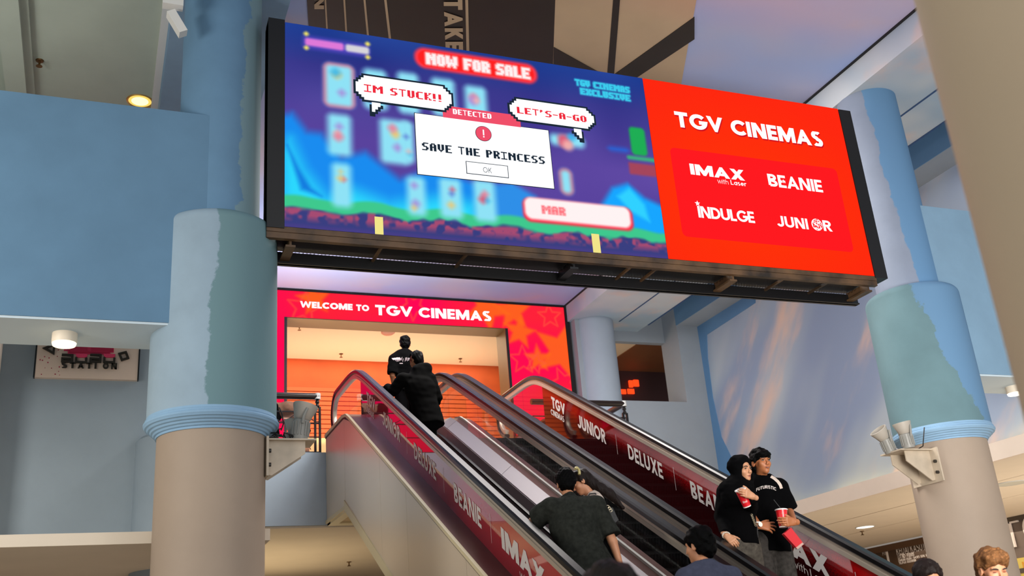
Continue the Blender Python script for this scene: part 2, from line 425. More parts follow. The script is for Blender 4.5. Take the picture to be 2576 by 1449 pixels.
def sky_mural(name, deep, pale, warm, scale, stretch, warm_amt=.5, rot=(0, 0, 0), offs=(0, 0, 0)):
    """painted sky with wispy clouds"""
    m, n, l, b = nt(name)
    b.inputs['Roughness'].default_value = .6; b.inputs['Specular IOR Level'].default_value = .3
    tc = n.new('ShaderNodeTexCoord'); mp = n.new('ShaderNodeMapping')
    mp.vector_type = 'TEXTURE'
    mp.inputs['Scale'].default_value = stretch; mp.inputs['Rotation'].default_value = rot; mp.inputs['Location'].default_value = offs
    l.new(tc.outputs['Object'], mp.inputs['Vector'])
    def noise(s, d, off):
        t = n.new('ShaderNodeTexNoise'); t.inputs['Scale'].default_value = s; t.inputs['Detail'].default_value = d; t.inputs['Roughness'].default_value = .5
        a = n.new('ShaderNodeVectorMath'); a.inputs[1].default_value = off
        l.new(mp.outputs[0], a.inputs[0]); l.new(a.outputs[0], t.inputs['Vector'])
        return t.outputs['Fac']
    def step(v, a, c):
        r = n.new('ShaderNodeMapRange'); r.interpolation_type = 'SMOOTHSTEP'
        r.inputs['From Min'].default_value = a; r.inputs['From Max'].default_value = c
        l.new(v, r.inputs['Value']); return r.outputs[0]
    def mix(f, a, c):
        x = n.new('ShaderNodeMix'); x.data_type = 'RGBA'; l.new(f, x.inputs['Factor'])
        for s, v in (('A', a), ('B', c)):
            if isinstance(v, tuple): x.inputs[s].default_value = v
            else: l.new(v, x.inputs[s])
        return x.outputs['Result']
    base = mix(step(noise(scale, 2, (0, 0, 0)), .35, .68), (*lin(deep), 1), (*lin(pale), 1))
    f = step(noise(scale * 1.7, 4, (3.1, 7.7, 1.3)), .52, .72)
    mm = n.new('ShaderNodeMath'); mm.operation = 'MULTIPLY'; mm.inputs[1].default_value = warm_amt; l.new(f, mm.inputs[0])
    l.new(mix(mm.outputs[0], base, (*lin(warm), 1)), b.inputs['Base Color'])
    return m

BLUE = wall_paint('blue_wall_paint', '#7694b0', grime=.10)
BLUEP = wall_paint('blue_parapet_paint', '#5f829e', grime=.08)
PALE = wall_paint('pale_blue_paint', '#9099a3', grime=.04)
SOFF = wall_paint('pale_soffit_paint', '#c3d3dc', grime=.03)
CREAM = wall_paint('cream_paint', '#d8cabb', grime=.04)
CEILW = wall_paint('white_ceiling_paint', '#d9cdbb', grime=.03)
GREENC = wall_paint('grey_green_ceiling', '#a5b0a6', grime=.05)
MURALW = sky_mural('sky_mural_wall', '#8b9cb8', '#b3bfc7', '#e6c0a8', .62, (1, 3.0, .9), .75, (math.radians(-48), 0, 0), (0, 1.5, .4))
MURALC = sky_mural('sky_mural_ceiling', '#9db2e2', '#bdb6cc', '#d6b9ad', .5, (1.4, 1, 1), .5)
MURALB = sky_mural('sky_mural_beam', '#9fb3c4', '#c2c8cc', '#e5b9a2', .8, (1, 1, 1), .35)
DARKJ = pm('joint_black', '#15171b', .8)
ORANGE = pm('orange_wall', '#d9622e', .6, noise=.10, scale=2)
LOBBYC = pm('lobby_ceiling', '#f0d9b8', .8)
BROWN = pm('brown_soffit', '#7d4f2e', .6, noise=.08, scale=2)
DARKRED = pm('dark_red_shop_wall', '#3c1512', .6)
TILE = pm('floor_tile', '#b9aea0', .25, noise=.06, scale=2)
GOLD = pm('portal_gold_reveal', '#7a5c33', .45, noise=.05, scale=3)
WHITEM = pm('white_metal', '#c9cbca', .45)
BLACKM = pm('black_metal', '#0d0d0f', .4, noise=.2, scale=20)

ZC, ZB, ZF, ZS = 8.45, 8.09, 4.75, 3.70     # hall ceiling, beam soffit, upper floor, slab soffit

# ground
struct('floor', MB().box((-12, -7, -.15), (27, 31, 0)), TILE)
# upper floor slab with its blue edge
struct('floor.001', MB().box((-6, 14.72, ZS), (3.22, 27, ZF)).box((3.22, 14.72, ZS), (6.3, 27, ZF - .004)).box((6.3, 14.72, ZS), (8.25, 27, ZF)), wall_paint('slab_edge_paint', '#b4c4d4', grime=.06))
struct('ceiling.003', MB().box((-6, 14.76, ZS - .03), (8.2, 27, ZS - .002)), CEILW)
# hall ceilings
struct('ceiling', MB().box((1.53, 5, ZC), (8.65, 17.75, ZC + .15)), MURALC)
struct('ceiling.001', MB().box((-8, 5, ZC), (.41, 19, ZC + .15)), GREENC)
struct('ceiling.002', MB().box((10.4, 5, 8.95), (11.15, 17.5, 9.1)), BLUE)
# beams
struct('trim_1', MB().box((.41, 4.5, ZB), (1.53, 17.7, 9.0)), BLUE)
struct('trim_2', MB().box((8.65, 4.5, ZB), (10.45, 18.1, 9.0)), MURALB)
struct('trim_3', MB().box((11.08, 4.5, ZB - .02), (11.6, 17.4, 9.1)), PALE)
struct('trim_4', MB().box((9.72, 4.5, ZB - .006), (9.75, 17.4, ZB + .01)).box((10.45, 4.5, ZB - .01), (10.48, 17.5, ZB + .3)), pm('dark_blue_joint', '#2b4a74', .8))
struct('trim_5', MB().box((8.62, 4.5, ZC - .02), (8.655, 17.7, ZC)), DARKJ)
struct('trim_14', MB().box((11.068, 4.5, ZB - .02), (11.08, 17.4, 9.1)), wall_paint('beam_side_blue', '#5f86ac', grime=.05))
# left ceiling ribs running away from the camera
struct('trim_6', MB().box((-1.28, 5, ZC - .14), (-1.06, 17, ZC)).box((-1.06, 5, ZC - .06), (-.98, 17, ZC)), GREENC)
struct('trim_7', MB().box((.33, 5, ZC - .05), (.41, 17, ZC)), WHITEM)
# wall with the opening on the upper floor, and its pier
yw, zsill = 17.4, 6.42
struct('wall_back', MB().box((8.72, yw, 1.5), (11.6, 18.1, zsill)).box((11.08, yw, zsill), (11.6, 18.1, 9)).box((8.25, 17.95, 7.86), (11.08, 18.1, 9)).box((8.72, yw, zsill), (8.85, 18.1, 8.2)), PALE)
# painted mural wall on the right, cove below it
struct('wall_right', MB().box((11.6, 2, 3.74), (11.8, 18.1, 9.2)), MURALW)
struct('ceiling.004', MB().box((11.34, -3, 3.69), (17.09, 30, 3.735)), CEILW)
struct('trim_8', MB().box((11.30, -3, 3.688), (11.38, 17.5, 3.93)), CREAM)
struct('trim_9', MB().box((12.85, -3, 3.682), (13.0, 28, 3.69)).box((14.6, 5, 3.683), (14.75, 28, 3.69)), CEILW)
# left: tall parapet band, soffit, recessed wall below it
struct('wall_left', MB().box((-8, 8.55, 4.47), (.92, 9.25, 6.52)), BLUEP)
struct('trim_10', MB().box((-8, 8.56, 4.45), (.9, 9.24, 4.475)), SOFF)
struct('wall_left.001', MB().box((-1.02, 11.5, 2.85), (1.45, 11.7, 5.8)), wall_paint('grey_blue_paint', '#95a3ad', grime=.05))
struct('wall_left.002', MB().box((-6, 11.1, 2.85), (-1.02, 11.75, 5.8)), CREAM)
fixn(MB().lathe(.86, 11.5, [(.5, 2.6), (.5, 4.12), (.46, 4.16), (.1, 4.17)]).build('trim_11', wall_paint('grey_blue_paint2', '#8f9eaa', grime=.05), None, 40, kind='structure', origin=(0, 0, 0)))
struct('ceiling.005', MB().box((-8, 9.3, 2.75), (1.45, 14.7, 2.85)), CEILW)
# right parapet between the right column and the mural wall
struct('wall_right.001', MB().box((9.1, 8.55, 4.32), (11.6, 9.25, 6.46)), wall_paint('sky_parapet_paint', '#7d9db5', grime=.08))
struct('trim_12', MB().box((9.1, 8.56, 4.30), (11.6, 9.24, 4.325)), SOFF)
# cinema lobby behind the portal
struct('ceiling.006', MB().box((-2, 18.05, 8.19), (11.0, 27, 8.3)), LOBBYC)
struct('ceiling.007', MB().box((11.0, 18.1, 8.17), (18, 21, 8.3)), BROWN)
mb = MB().box((-2, 21, ZF), (8.65, 21.2, 8.19))
struct('wall_back.001', mb, ORANGE)
struct('wall_back.002', MB().box((8.65, 20.94, ZF), (18, 21.2, 8.19)), DARKRED)
struct('wall_back.003', MB().box((-12, 28, 0), (27, 28.2, 9.2)).box((-2.1, 17.7, ZF), (.2, 17.9, ZC)), CREAM)
struct('wall_left.003', MB().box((-8.2, 4, 0), (-8, 28, 9.2)), CREAM)

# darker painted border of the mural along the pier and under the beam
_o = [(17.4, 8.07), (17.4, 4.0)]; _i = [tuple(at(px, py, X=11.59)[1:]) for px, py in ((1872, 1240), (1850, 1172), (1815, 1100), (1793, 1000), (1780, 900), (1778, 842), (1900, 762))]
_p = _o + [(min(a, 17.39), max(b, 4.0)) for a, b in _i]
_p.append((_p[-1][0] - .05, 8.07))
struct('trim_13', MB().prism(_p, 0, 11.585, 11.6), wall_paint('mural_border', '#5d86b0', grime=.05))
# cove lamp strip hidden in the trough
tag(MB().box((11.46, -1, 3.745), (11.52, 17.3, 3.765)).build('cove_light_strip', emit('cove_glow', '#ffe08a', 7)), 'long warm light strip hidden in the cove under the painted sky wall', 'light')

# ---------------------------------------------------------------- columns
CREAMC = wall_paint('column_cream', '#a09080', grime=.05, rough=.6)
def column(cx, cy, label, drum_mat, up_mat, mold_mat, z_drum0=3.72, z_drum1=5.52, top=8.09, rs=.45, rd=.54, ru=.375):
    t = thing('column', label, 'column', (cx, cy, 0))
    fixn(MB().lathe(cx, cy, [(rs, 0), (rs, 3.56)], 72).build('shaft', CREAMC, t, 40))
    prof = [(rs - .02, 3.545), (rs + .010, 3.547), (rs + .012, 3.565), (rs + .026, 3.57), (rs + .034, 3.585), (rs + .05, 3.592), (rs + .058, 3.607), (rs + .074, 3.613), (rs + .085, 3.628),
            (rd + .010, 3.634), (rd + .018, 3.65), (rd + .022, 3.654), (rd + .024, 3.668), (rd + .018, 3.676), (rd + .010, 3.68), (rd + .012, 3.694), (rd + .004, 3.70), (rd, 3.72), (rd - .05, 3.73)]
    fixn(MB().lathe(cx, cy, prof, 72).build('molding', mold_mat, t, 25))
    pd = [(rd, z_drum0), (rd, z_drum1 - .09)] + [(rd - .09 + .09 * math.cos(a), z_drum1 - .09 + .09 * math.sin(a)) for a in np.linspace(.15, math.pi / 2, 7)] + [(ru - .02, z_drum1 + .005)]
    fixn(MB().lathe(cx, cy, pd, 72).build('drum', drum_mat, t, 40))
    fixn(MB().lathe(cx, cy, [(ru, z_drum1 - .05), (ru, top)], 64).build('upper_shaft', up_mat, t, 40))
    return t
MOLD = wall_paint('molding_blue', '#86a9c6', grime=.12)
column(.89, 8.9, 'blue column at left of the big screen, cream below a round moulding, floodlight bracket on its right side',
       wall_paint('drum_left', '#90a6b6', '#69888f', axis=(1, 0, -.02), p0=-.03, p1=.30), wall_paint('upper_left', '#6286a4', '#77939c', axis=(1, 0, -.04), p0=.13, p1=.45), MOLD)
column(9.02, 8.9, 'blue column at right of the big screen beside the bright red panel, patchy paint',
       wall_paint('drum_right', '#627f86', '#6287a8', axis=(.71, -.71, .28), p0=1.70, p1=.42), wall_paint('upper_right', '#838d9f', '#5f86aa', axis=(.71, -.71, .05), p0=.48, p1=.2), MOLD, z_drum1=5.40)
FARC = wall_paint('far_column_paint', '#98a4b3', grime=.05)
t = thing('column', 'plain pale blue column far back beside the red cinema portal', 'column', (9.2, 17.57, ZF))
fixn(MB().lathe(9.2, 17.57, [(.42, ZF), (.42, ZB)], 56).build('shaft', FARC, t, 40))
t = thing('column', 'blurred beige column close to the camera at the right edge', 'column', (2.26, 1.35, 0))
fixn(MB().lathe(2.26, 1.35, [(.45, 0), (.45, 3.6)], 96).build('shaft', wall_paint('near_column', '#d8c2a2', grime=.03, rough=.6), t, 40))
fixn(MB().lathe(2.26, 1.35, [(.56, 3.6), (.56, 5.2)], 96).build('drum', BLUE, t, 40))
# ---------------------------------------------------------------- LED screen
YS = 8.5
def S(px, py): p = at(px, py, Y=YS); return p[0], p[2]
def Z1(x, y): return S(680 + x / 2.337, 40 + y / 2.337)
def Z2(x, y): return S(1580 + x / 2.337, 160 + y / 2.337)
SX0, SX1, SZ0, SZ1, SPL = 1.435, 8.15, 5.43, 7.645, 5.43
def sd_rr(X, Z, x0, x1, z0, z1, r):
    cx, cz = (x0 + x1) / 2, (z0 + z1) / 2
    qx = np.abs(X - cx) - (x1 - x0) / 2 + r; qz = np.abs(Z - cz) - (z1 - z0) / 2 + r
    return np.hypot(np.maximum(qx, 0), np.maximum(qz, 0)) + np.minimum(np.maximum(qx, qz), 0) - r
def over(img, sd, col, soft, a=1.0):
    k = np.clip(.5 - sd / soft, 0, 1); k = k * k * (3 - 2 * k) * a
    c = np.array([int(col[i:i + 2], 16) / 255 for i in (1, 3, 5)])
    return img * (1 - k[..., None]) + c * k[..., None]
def sd_poly(X, Z, pts):
    n = len(pts); d = np.full(X.shape, 1e9); s = np.zeros(X.shape, bool)
    for i in range(n):
        ax, az = pts[i]; bx, bz = pts[(i + 1) % n]
        ex, ez = bx - ax, bz - az; wx, wz = X - ax, Z - az
        t = np.clip((wx * ex + wz * ez) / (ex * ex + ez * ez + 1e-12), 0, 1)
        d = np.minimum(d, np.hypot(wx - ex * t, wz - ez * t))
        c = ((az > Z) != (bz > Z)) & (X < (bx - ax) * (Z - az) / (bz - az + 1e-12) + ax)
        s ^= c
    return np.where(s, -d, d)
def vnoise(X, Z, f, seed):
    r = np.random.RandomState(seed).rand(64, 64)
    x, z = X * f, Z * f; i, j = np.floor(x).astype(int), np.floor(z).astype(int); u, v = x - i, z - j
    u = u * u * (3 - 2 * u); v = v * v * (3 - 2 * v)
    g = lambda a, b: r[a % 64, b % 64]
    return g(i, j) * (1 - u) * (1 - v) + g(i + 1, j) * u * (1 - v) + g(i, j + 1) * (1 - u) * v + g(i + 1, j + 1) * u * v

def led_picture(X, Z):
    t = (Z - SZ0) / (SZ1 - SZ0); u = (X - SX0) / (SPL - SX0)
    top = np.array([36, 66, 150]) / 255; mid = np.array([42, 50, 130]) / 255; low = np.array([92, 70, 160]) / 255
    k = np.clip((t - .45) / .5, 0, 1)[..., None]
    img = low * (1 - k) + mid * k
    k2 = np.clip((t - .8) / .2, 0, 1)[..., None]; img = img * (1 - k2) + top * k2
    img = img + (vnoise(X, Z, 2.2, 3)[..., None] - .5) * .06
    # far and near mountains
    H1 = lambda pts: sd_poly(X, Z, [Z1(*p) for p in pts])
    img = over(img, H1([(60, 590), (130, 570), (215, 680), (300, 690), (420, 830), (560, 800), (760, 960), (960, 900), (1200, 980), (1400, 1010), (1400, 1300), (60, 1300)]), '#1a8cf0', .14)
    img = over(img, H1([(60, 800), (120, 720), (200, 900), (330, 1060), (500, 1020), (700, 1100), (1000, 1060), (1200, 1100), (1300, 1400), (60, 1400)]), '#2ee0ff', .26, .9)
    img = over(img, H1([(100, 760), (170, 900), (240, 1010), (300, 1060), (180, 1020)]), '#0f67d8', .08, .8)
    img = over(img, H1([(1900, 1190), (2010, 1010), (2100, 985), (2200, 1070), (2330, 1130), (2330, 1300), (1900, 1260)]), '#18a6ff', .10)
    img = over(img, H1([(2040, 1060), (2110, 1010), (2200, 1110), (2230, 1210), (2120, 1150)]), '#36dcff', .08, .8)
    img = over(img, H1([(1250, 1010), (1420, 980), (1560, 1060), (1500, 1200), (1250, 1220)]), '#2f8fe8', .10)
    # ground: grass strip above broken soil
    gz = SZ0 + .31 + .02 * np.sin(X * 9) + .02 * (vnoise(X, Z, 6, 5) - .5)
    img = over(img, Z - gz, '#3fc98e', .05)
    img = over(img, Z - (gz - .09 - .05 * vnoise(X, Z, 12, 8)), '#3a3f80', .05)
    k = np.clip((vnoise(X * 1.0, Z, 13, 9) * .6 + vnoise(X, Z, 26, 19) * .4 - .36) * 5, 0, 1) * np.clip((gz - .11 - Z) / .03, 0, 1) * np.clip((Z - SZ0 - .05) / .08, 0, 1)
    img = img * (1 - .75 * k[..., None]) + np.array([200, 80, 110]) / 255 * (.75 * k[..., None])
    img = over(img, Z - (SZ0 + .035), '#4a3f86', .05, .8)
    # small ledge at the right with a plain green block on it
    def R(a, c, col, r, soft, al=1.0):
        nonlocal img
        x0, z1 = Z1(*a); x1, z0 = Z1(*c)
        img = over(img, sd_rr(X, Z, min(x0, x1), max(x0, x1), min(z0, z1), max(z0, z1), r), col, soft, al)
    R((2105, 650), (2220, 826), '#1fae55', .05, .05)
    R((2095, 818), (2290, 865), '#3fae7e', .03, .05)
    R((2105, 860), (2290, 950), '#a5465c', .02, .05)
    R((1985, 770), (2110, 800), '#1f6fe8', .05, .12)
    # product cards, out of focus
    rng = random.Random(4)
    def card(a, c, edge=None, blobs=True):
        if edge: R((a[0] - 6, a[1] - 6), (c[0] + 6, c[1] + 6), edge, .07, .06)
        R(a, c, '#8fe2f6', .06, .11)
        if blobs:
            for k in range(3):
                x = a[0] + (c[0] - a[0]) * rng.uniform(.35, .65); y = a[1] + (c[1] - a[1]) * rng.uniform(.2, .8); s = (c[0] - a[0]) * rng.uniform(.12, .22)
                R((x - s, y - s), (x + s, y + s), rng.choice(['#f07f95', '#f4c66a', '#38b8ef', '#e84a66', '#a98bd8', '#f7b7b0', '#5a6fd0']), .06, .09, .85)
    card((318, 275), (492, 545), '#ff3a5c')
    card((545, 305), (690, 560)); card((745, 325), (880, 585)); card((945, 360), (1095, 600)); card((1140, 405), (1280, 600))
    card((335, 570), (480, 830)); card((640, 600), (820, 880)); card((770, 615), (850, 870))
    card((360, 860), (480, 1130)); card((800, 940), (920, 1180)); card((990, 950), (1135, 1195)); card((1190, 960), (1335, 1215))
    card((1640, 690), (1850, 780)); card((1700, 900), (1780, 1050), '#e83a55', False)
    # wide white sign with red rim
    R((1478, 1062), (2142, 1268), '#ff3348', .09, .05)
    R((1490, 1062), (2125, 1250), '#fff3f3', .08, .05)
    # soft headline pill and soft captions
    x0, z1 = S(1047, 119.5); x1, z0 = S(1348, 211)
    px0, pz0 = S(1047, 143); px1, pz1 = S(1347, 188)
    zc = (pz0 + pz1) / 2
    img = over(img, sd_rr(X, Z, px0 - .02, px1 + .02, zc - .125, zc + .125, .12), '#ff3a4a', .06)
    img = over(img, sd_rr(X, Z, px0 + .02, px1 - .02, zc - .095, zc + .095, .09), '#ff2222', .03)
    def soft_text(s, xa, xb, z0, hh, col, soft, grow):
        nonlocal img
        polys, wd = pixel_polys(s)
        m = (X > xa - .1) & (X < xb + .1) & (Z > z0 - .1) & (Z < z0 + hh + .1)
        xs, zs = X[m], Z[m]; d = np.full(xs.shape, 9.0)
        for q in polys:
            a = xa + q[0][0] / wd * (xb - xa); b = xa + q[1][0] / wd * (xb - xa); c0 = z0 + q[0][1] * hh; c1 = z0 + q[2][1] * hh
            d = np.minimum(d, sd_rr(xs, zs, a, b, c0, c1, 0))
        D = np.full(X.shape, 9.0); D[m] = d - grow
        img = over(img, D, col, soft)
    soft_text('NOW FOR SALE', px0 + .11, px1 - .07, zc - .062, .125, '#ffffff', .045, .012)
    a, z_ = Z1(1795, 402); b, z2 = Z1(2110, 438)
    soft_text('TGV CINEMAS', a, b, (z_ + z2) / 2 - .02, .07, '#3fe9ff', .035, .008)
    a, z_ = Z1(1825, 452); b, z2 = Z1(2115, 488)
    soft_text('EXCLUSIVE', a, b, (z_ + z2) / 2 - .02, .07, '#3fe9ff', .035, .008)
    a, z_ = Z1(1600, 1160); b, _ = Z1(1735, 1165)
    soft_text('MAR', a, b, z_, .085, '#ff5a66', .03, .002)
    R((192, 112), (582, 245), '#4f45b8', .03, .08)
    R((204, 128), (432, 205), '#e079d8', .03, .045); R((442, 165), (582, 228), '#d8d4da', .03, .045)
    for c in ((211, 105), (572, 165), (212, 187), (573, 243)):
        R((c[0] - 14, c[1] - 14), (c[0] + 14, c[1] + 14), '#ffee66', .03, .05)
    # faint module seams
    return img

scr = thing('led_screen', 'huge wide LED video wall hung between the two blue columns', 'screen', ((SX0 + SX1) / 2, YS, SZ0))
BEZ = pm('screen_black', '#09090b', .55)
MB().box((SX0 - .16, YS + .012, SZ0 + .02), (SX1 + .18, YS + .2, SZ1 - .005)).build('cabinet', BEZ, scr)
MB().box((SX0 - .16, YS - .01, SZ0 - .02), (SX0 - .003, YS + .16, SZ1 + .02)).build('side_panel', BEZ, scr)
MB().box((SX1 + .003, YS - .01, SZ0 - .02), (SX1 + .18, YS + .16, SZ1 - .01)).build('side_panel', BEZ, scr)
grid_col('game_picture', 420, 232, led_picture, emit_attr('led_print', 1.0), scr, SX0, SPL, SZ0, SZ1, YS, 'blue night landscape picture with blurred cards')
def red_panel(X, Z):
    img = np.ones(X.shape + (3,)) * np.array([255, 54, 8]) / 255
    k = np.clip(np.hypot((X - 6.6) / 2.2, (Z - 6.2) / 1.5), 0, 1)[..., None]
    return img * (1 - k * .6) + np.array([255, 30, 22]) / 255 * k * .6
grid_col('red_picture', 30, 24, red_panel, emit_attr('led_print', 1.0), scr, SPL + .002, SX1, SZ0, SZ1, YS, 'bright orange red picture with the cinema names')
N_ = (0, -1, 0)
EW, EK, ER = emit('led_white', '#fbfdff', 1.08), pm('led_ink', '#16202c', .9, spec=0), emit('led_red_ink', '#f02a3c', 1.0)
EINK = emit('led_dark_ink', '#1d2a38', 1.0)
def word(s, p0, p1, hh, mat, parent, Y=YS, w=.2, gap=.12, lift=.008, pix=False, label=None):
    """p0, p1: baseline ends in the screen plane"""
    W = p1[0] - p0[0]; z = (p0[1] + p1[1]) / 2
    letters(s, 'pix' if pix else 'sans', (p0[0], Y, z), (1, 0, 0), (0, 0, 1), W, hh, N_, mat, parent, w, gap, lift)

def stepped(x0, x1, z0, z1, s, n):
    """rectangle with pixel-stepped corners"""
    p = []
    for cx, cz, dx, dz in ((x0, z0, 1, 1), (x1, z0, -1, 1), (x1, z1, -1, -1), (x0, z1, 1, -1)):
        q = []
        for k in range(n):
            q += [(cx + dx * s * k, cz + dz * s * (n - k)), (cx + dx * s * (k + 1), cz + dz * s * (n - k))]
        q.append((cx + dx * s * n, cz)) if False else None
        if dx * dz < 0: q = q[::-1]
        p += q
    return p
def bubble(c_tl, c_br, tail, text, t0, t1, th):
    (x0, za), (x1, zb) = c_tl, c_br
    s = .0275
    def flat(pts, y, dy): return MB().prism(pts, 1, y, y + dy)
    o1 = fixn(flat(stepped(x0, x1, zb, za, s, 4), YS - .006, .004).build('speech_bubble', EINK, scr))
    m = flat(stepped(x0 + s * .8, x1 - s * .8, zb + s * .8, za - s * .8, s, 4), YS - .009, .002)
    tx, d = tail
    for k in range(3):
        a, b = (tx, tx + s * (3.2 - k)) if d > 0 else (tx - s * (3.2 - k), tx)
        m.box((a, YS - .0091, zb - s * (k * 1.15 + .5)), (b, YS - .007, zb - s * (k * 1.15 - 1.1)))
    fixn(m.build('bubble_fill', EW, o1))
    mt = MB()
    for k in range(4):
        a, b = (tx - s * .8, tx + s * (4.2 - k)) if d > 0 else (tx - s * (4.2 - k), tx + s * .8)
        mt.box((a, YS - .0066 - .0001 * k, zb - s * (k * 1.15 + 1.2)), (b, YS - .003, zb - s * (k * 1.15 - .2)))
    fixn(mt.build('bubble_tail', EINK, o1))
    word(text, t0, t1, th, ER, o1, lift=.012, pix=True)

# dialog window
(dx0, dz1), (dx1, _), (_, dz0) = S(1043, 285), S(1386, 400), S(1051, 438)
_, dz1b = S(1380, 329)
dz1 = (dz1 + dz1b) / 2
dlg = fixn(MB().box((dx0 - .007, YS - .0035, dz0 - .007), (dx1 + .007, YS - .001, dz1 + .007)).build('dialog_window', EINK, scr))
fixn(MB().box((dx0, YS - .005, dz0), (dx1, YS - .003, dz1)).build('dialog_page', EW, dlg))
(hx0, hz1), (hx1, _), (_, hz0) = S(1112, 258), S(1308, 300), S(1110, 290)
EP = emit('led_pink', '#f0506a', 1.0)
fixn(MB().box((hx0, YS - .0055, dz1 - .005), (hx1, YS - .004, dz1 + .135)).build('title_bar', EP, dlg))
word('DETECTED', S(1139, 287), S(1236, 301), .062, EW, dlg, pix=True, lift=.0075)
cx, cz = S(1215.7, 337)
c = MB(); c.prism(arc(cx, cz, .088, .088, 0, 352, 44), 1, YS - .007, YS - .005); fixn(c.build('alert_ring', EINK, dlg))
c = MB(); c.prism(arc(cx, cz, .083, .083, 0, 352, 44), 1, YS - .008, YS - .0065); fixn(c.build('alert_disc', EP, dlg))
fixn(MB().box((cx - .007, YS - .01, cz - .02), (cx + .007, YS - .008, cz + .045)).box((cx - .007, YS - .01, cz - .045), (cx + .007, YS - .008, cz - .03)).build('alert_mark', EW, dlg))
word('SAVE THE PRINCESS', S(1061.5, 379), S(1370.5, 413.5), .088, EINK, dlg, pix=True, lift=.0075)
(bx0, bz1), (bx1, bz1b), (_, bz0) = S(1171, 405.5), S(1277, 418), S(1172, 437)
bz1 = (bz1 + bz1b) / 2; bz0 = (bz0 + S(1279, 449)[1]) / 2
fixn(MB().box((bx0, YS - .0065, bz0), (bx1, YS - .005, bz1)).build('ok_button', EINK, dlg))
fixn(MB().box((bx0 + .007, YS - .0075, bz0 + .007), (bx1 - .007, YS - .006, bz1 - .007)).build('button_face', EW, dlg))
word('OK', S(1215, 434.5), S(1237, 437), .06, EINK, dlg, w=.09, gap=.2, lift=.009)
l, _ = S(889, 220); r, _ = S(1140, 250)
bubble((l, (S(918, 180)[1] + S(1108, 208)[1]) / 2), (r, (S(925, 263)[1] + S(1110, 288)[1]) / 2), (S(935, 270)[0], 1), 'IM STUCK!!', S(915, 232), S(1113, 258.5), .086)
l, _ = S(1277, 272); r, _ = S(1498, 303)
bubble((l, (S(1300, 240)[1] + S(1463, 262.5)[1]) / 2), (r, (S(1300, 310)[1] + S(1484, 337)[1]) / 2), (S(1463, 340)[0], -1), "LET'S-A-GO", S(1300, 286), S(1475, 309.5), .078)
STK = emit('led_stick_yellow', '#f2e58a', 1.0)
for q in ((942, 545, 963), (1487, 588, 1506)):
    a, zt_ = S(q[0], q[1]); b, _ = S(q[2], q[1])
    fixn(MB().box((a, YS - .005, SZ0), (b, YS - .002, zt_)).build('yellow_stick', STK, scr))
# red half: names
word('TGV CINEMAS', S(1700, 322), S(2070, 369), .2, EW, scr, w=.235, gap=.07, lift=.012)
word('TGV CINEMAS', (S(1700, 322)[0] + .012, S(1700, 322)[1] - .016), (S(2070, 369)[0] + .012, S(2070, 369)[1] - .016), .2, emit('led_shadow_red', '#d01420', 1.0), scr, w=.235, gap=.07, lift=.008)
a = S(1683, 370.5); b = S(2101, 425); c2 = S(2150, 634); d2 = S(1719, 595.6)
fixn(MB().prism([(x, z) for x, z in arc((a[0] + d2[0]) / 2 + .06, (a[1] + b[1]) / 2 - .06, .06, .06, 180, 90, 4) + arc((b[0] + c2[0]) / 2 - .06, (a[1] + b[1]) / 2 - .06, .06, .06, 90, 0, 4)
      + arc((b[0] + c2[0]) / 2 - .06, (c2[1] + d2[1]) / 2 + .06, .06, .06, 0, -90, 4) + arc((a[0] + d2[0]) / 2 + .06, (c2[1] + d2[1]) / 2 + .06, .06, .06, -90, -180, 4)], 1, YS - .003, YS - .001).build('inner_panel', emit('led_panel_red', '#ff1a20', 1.0), scr))
word('IMAX', S(1737, 440), S(1874, 455), .135, EW, scr, w=.24, gap=.05)
word('with', S(1805, 462), S(1832, 465), .062, EW, scr, w=.08, gap=.1)
word('Laser', S(1838, 465.5), S(1877, 469.5), .06, EW, scr, w=.15, gap=.1)
word('BEANIE', S(1934, 470), S(2070, 484), .16, EW, scr, w=.2, gap=.07)
word('INDULGE', S(1757, 548), S(1899, 562), .14, EW, scr, w=.2, gap=.04)
word('JUNI', S(1956, 570), S(2034, 578), .135, EW, scr, w=.2, gap=.1)
word('R', S(2072, 581), S(2094, 584), .135, EW, scr, w=.2)
def star(px, py, r, mat, lift=.014):
    x, z = S(px, py); p = star_pts(x, z, r)
    return fixn(MB().prism(p, 1, YS - lift, YS - lift + .002).build('star', mat, scr))
star(1753, 513, .035, EW); star(1969, 457, .03, emit('led_panel_red', '#ff1a20'), .012); star(1969, 457, .022, EW, .016)
x, z = S(2054, 566)
fixn(MB().prism(arc(x, z, .075, .075, 0, 350, 35), 1, YS - .01, YS - .008).build('globe', EW, scr))
mb = MB(); rr = random.Random(3)
for k in range(46):
    a = rr.uniform(0, 6.283); q = .066 * math.sqrt(rr.random()); s = rr.uniform(.006, .011)
    mb.prism([(x + q * math.cos(a) + s * math.cos(t), z + q * math.sin(a) + s * math.sin(t)) for t in (0, 1.57, 3.14, 4.71)], 1, YS - .013, YS - .011)
tag(fixn(mb.build('globe_pattern', emit('led_panel_red', '#ff1a20'), scr)), kind='stuff')
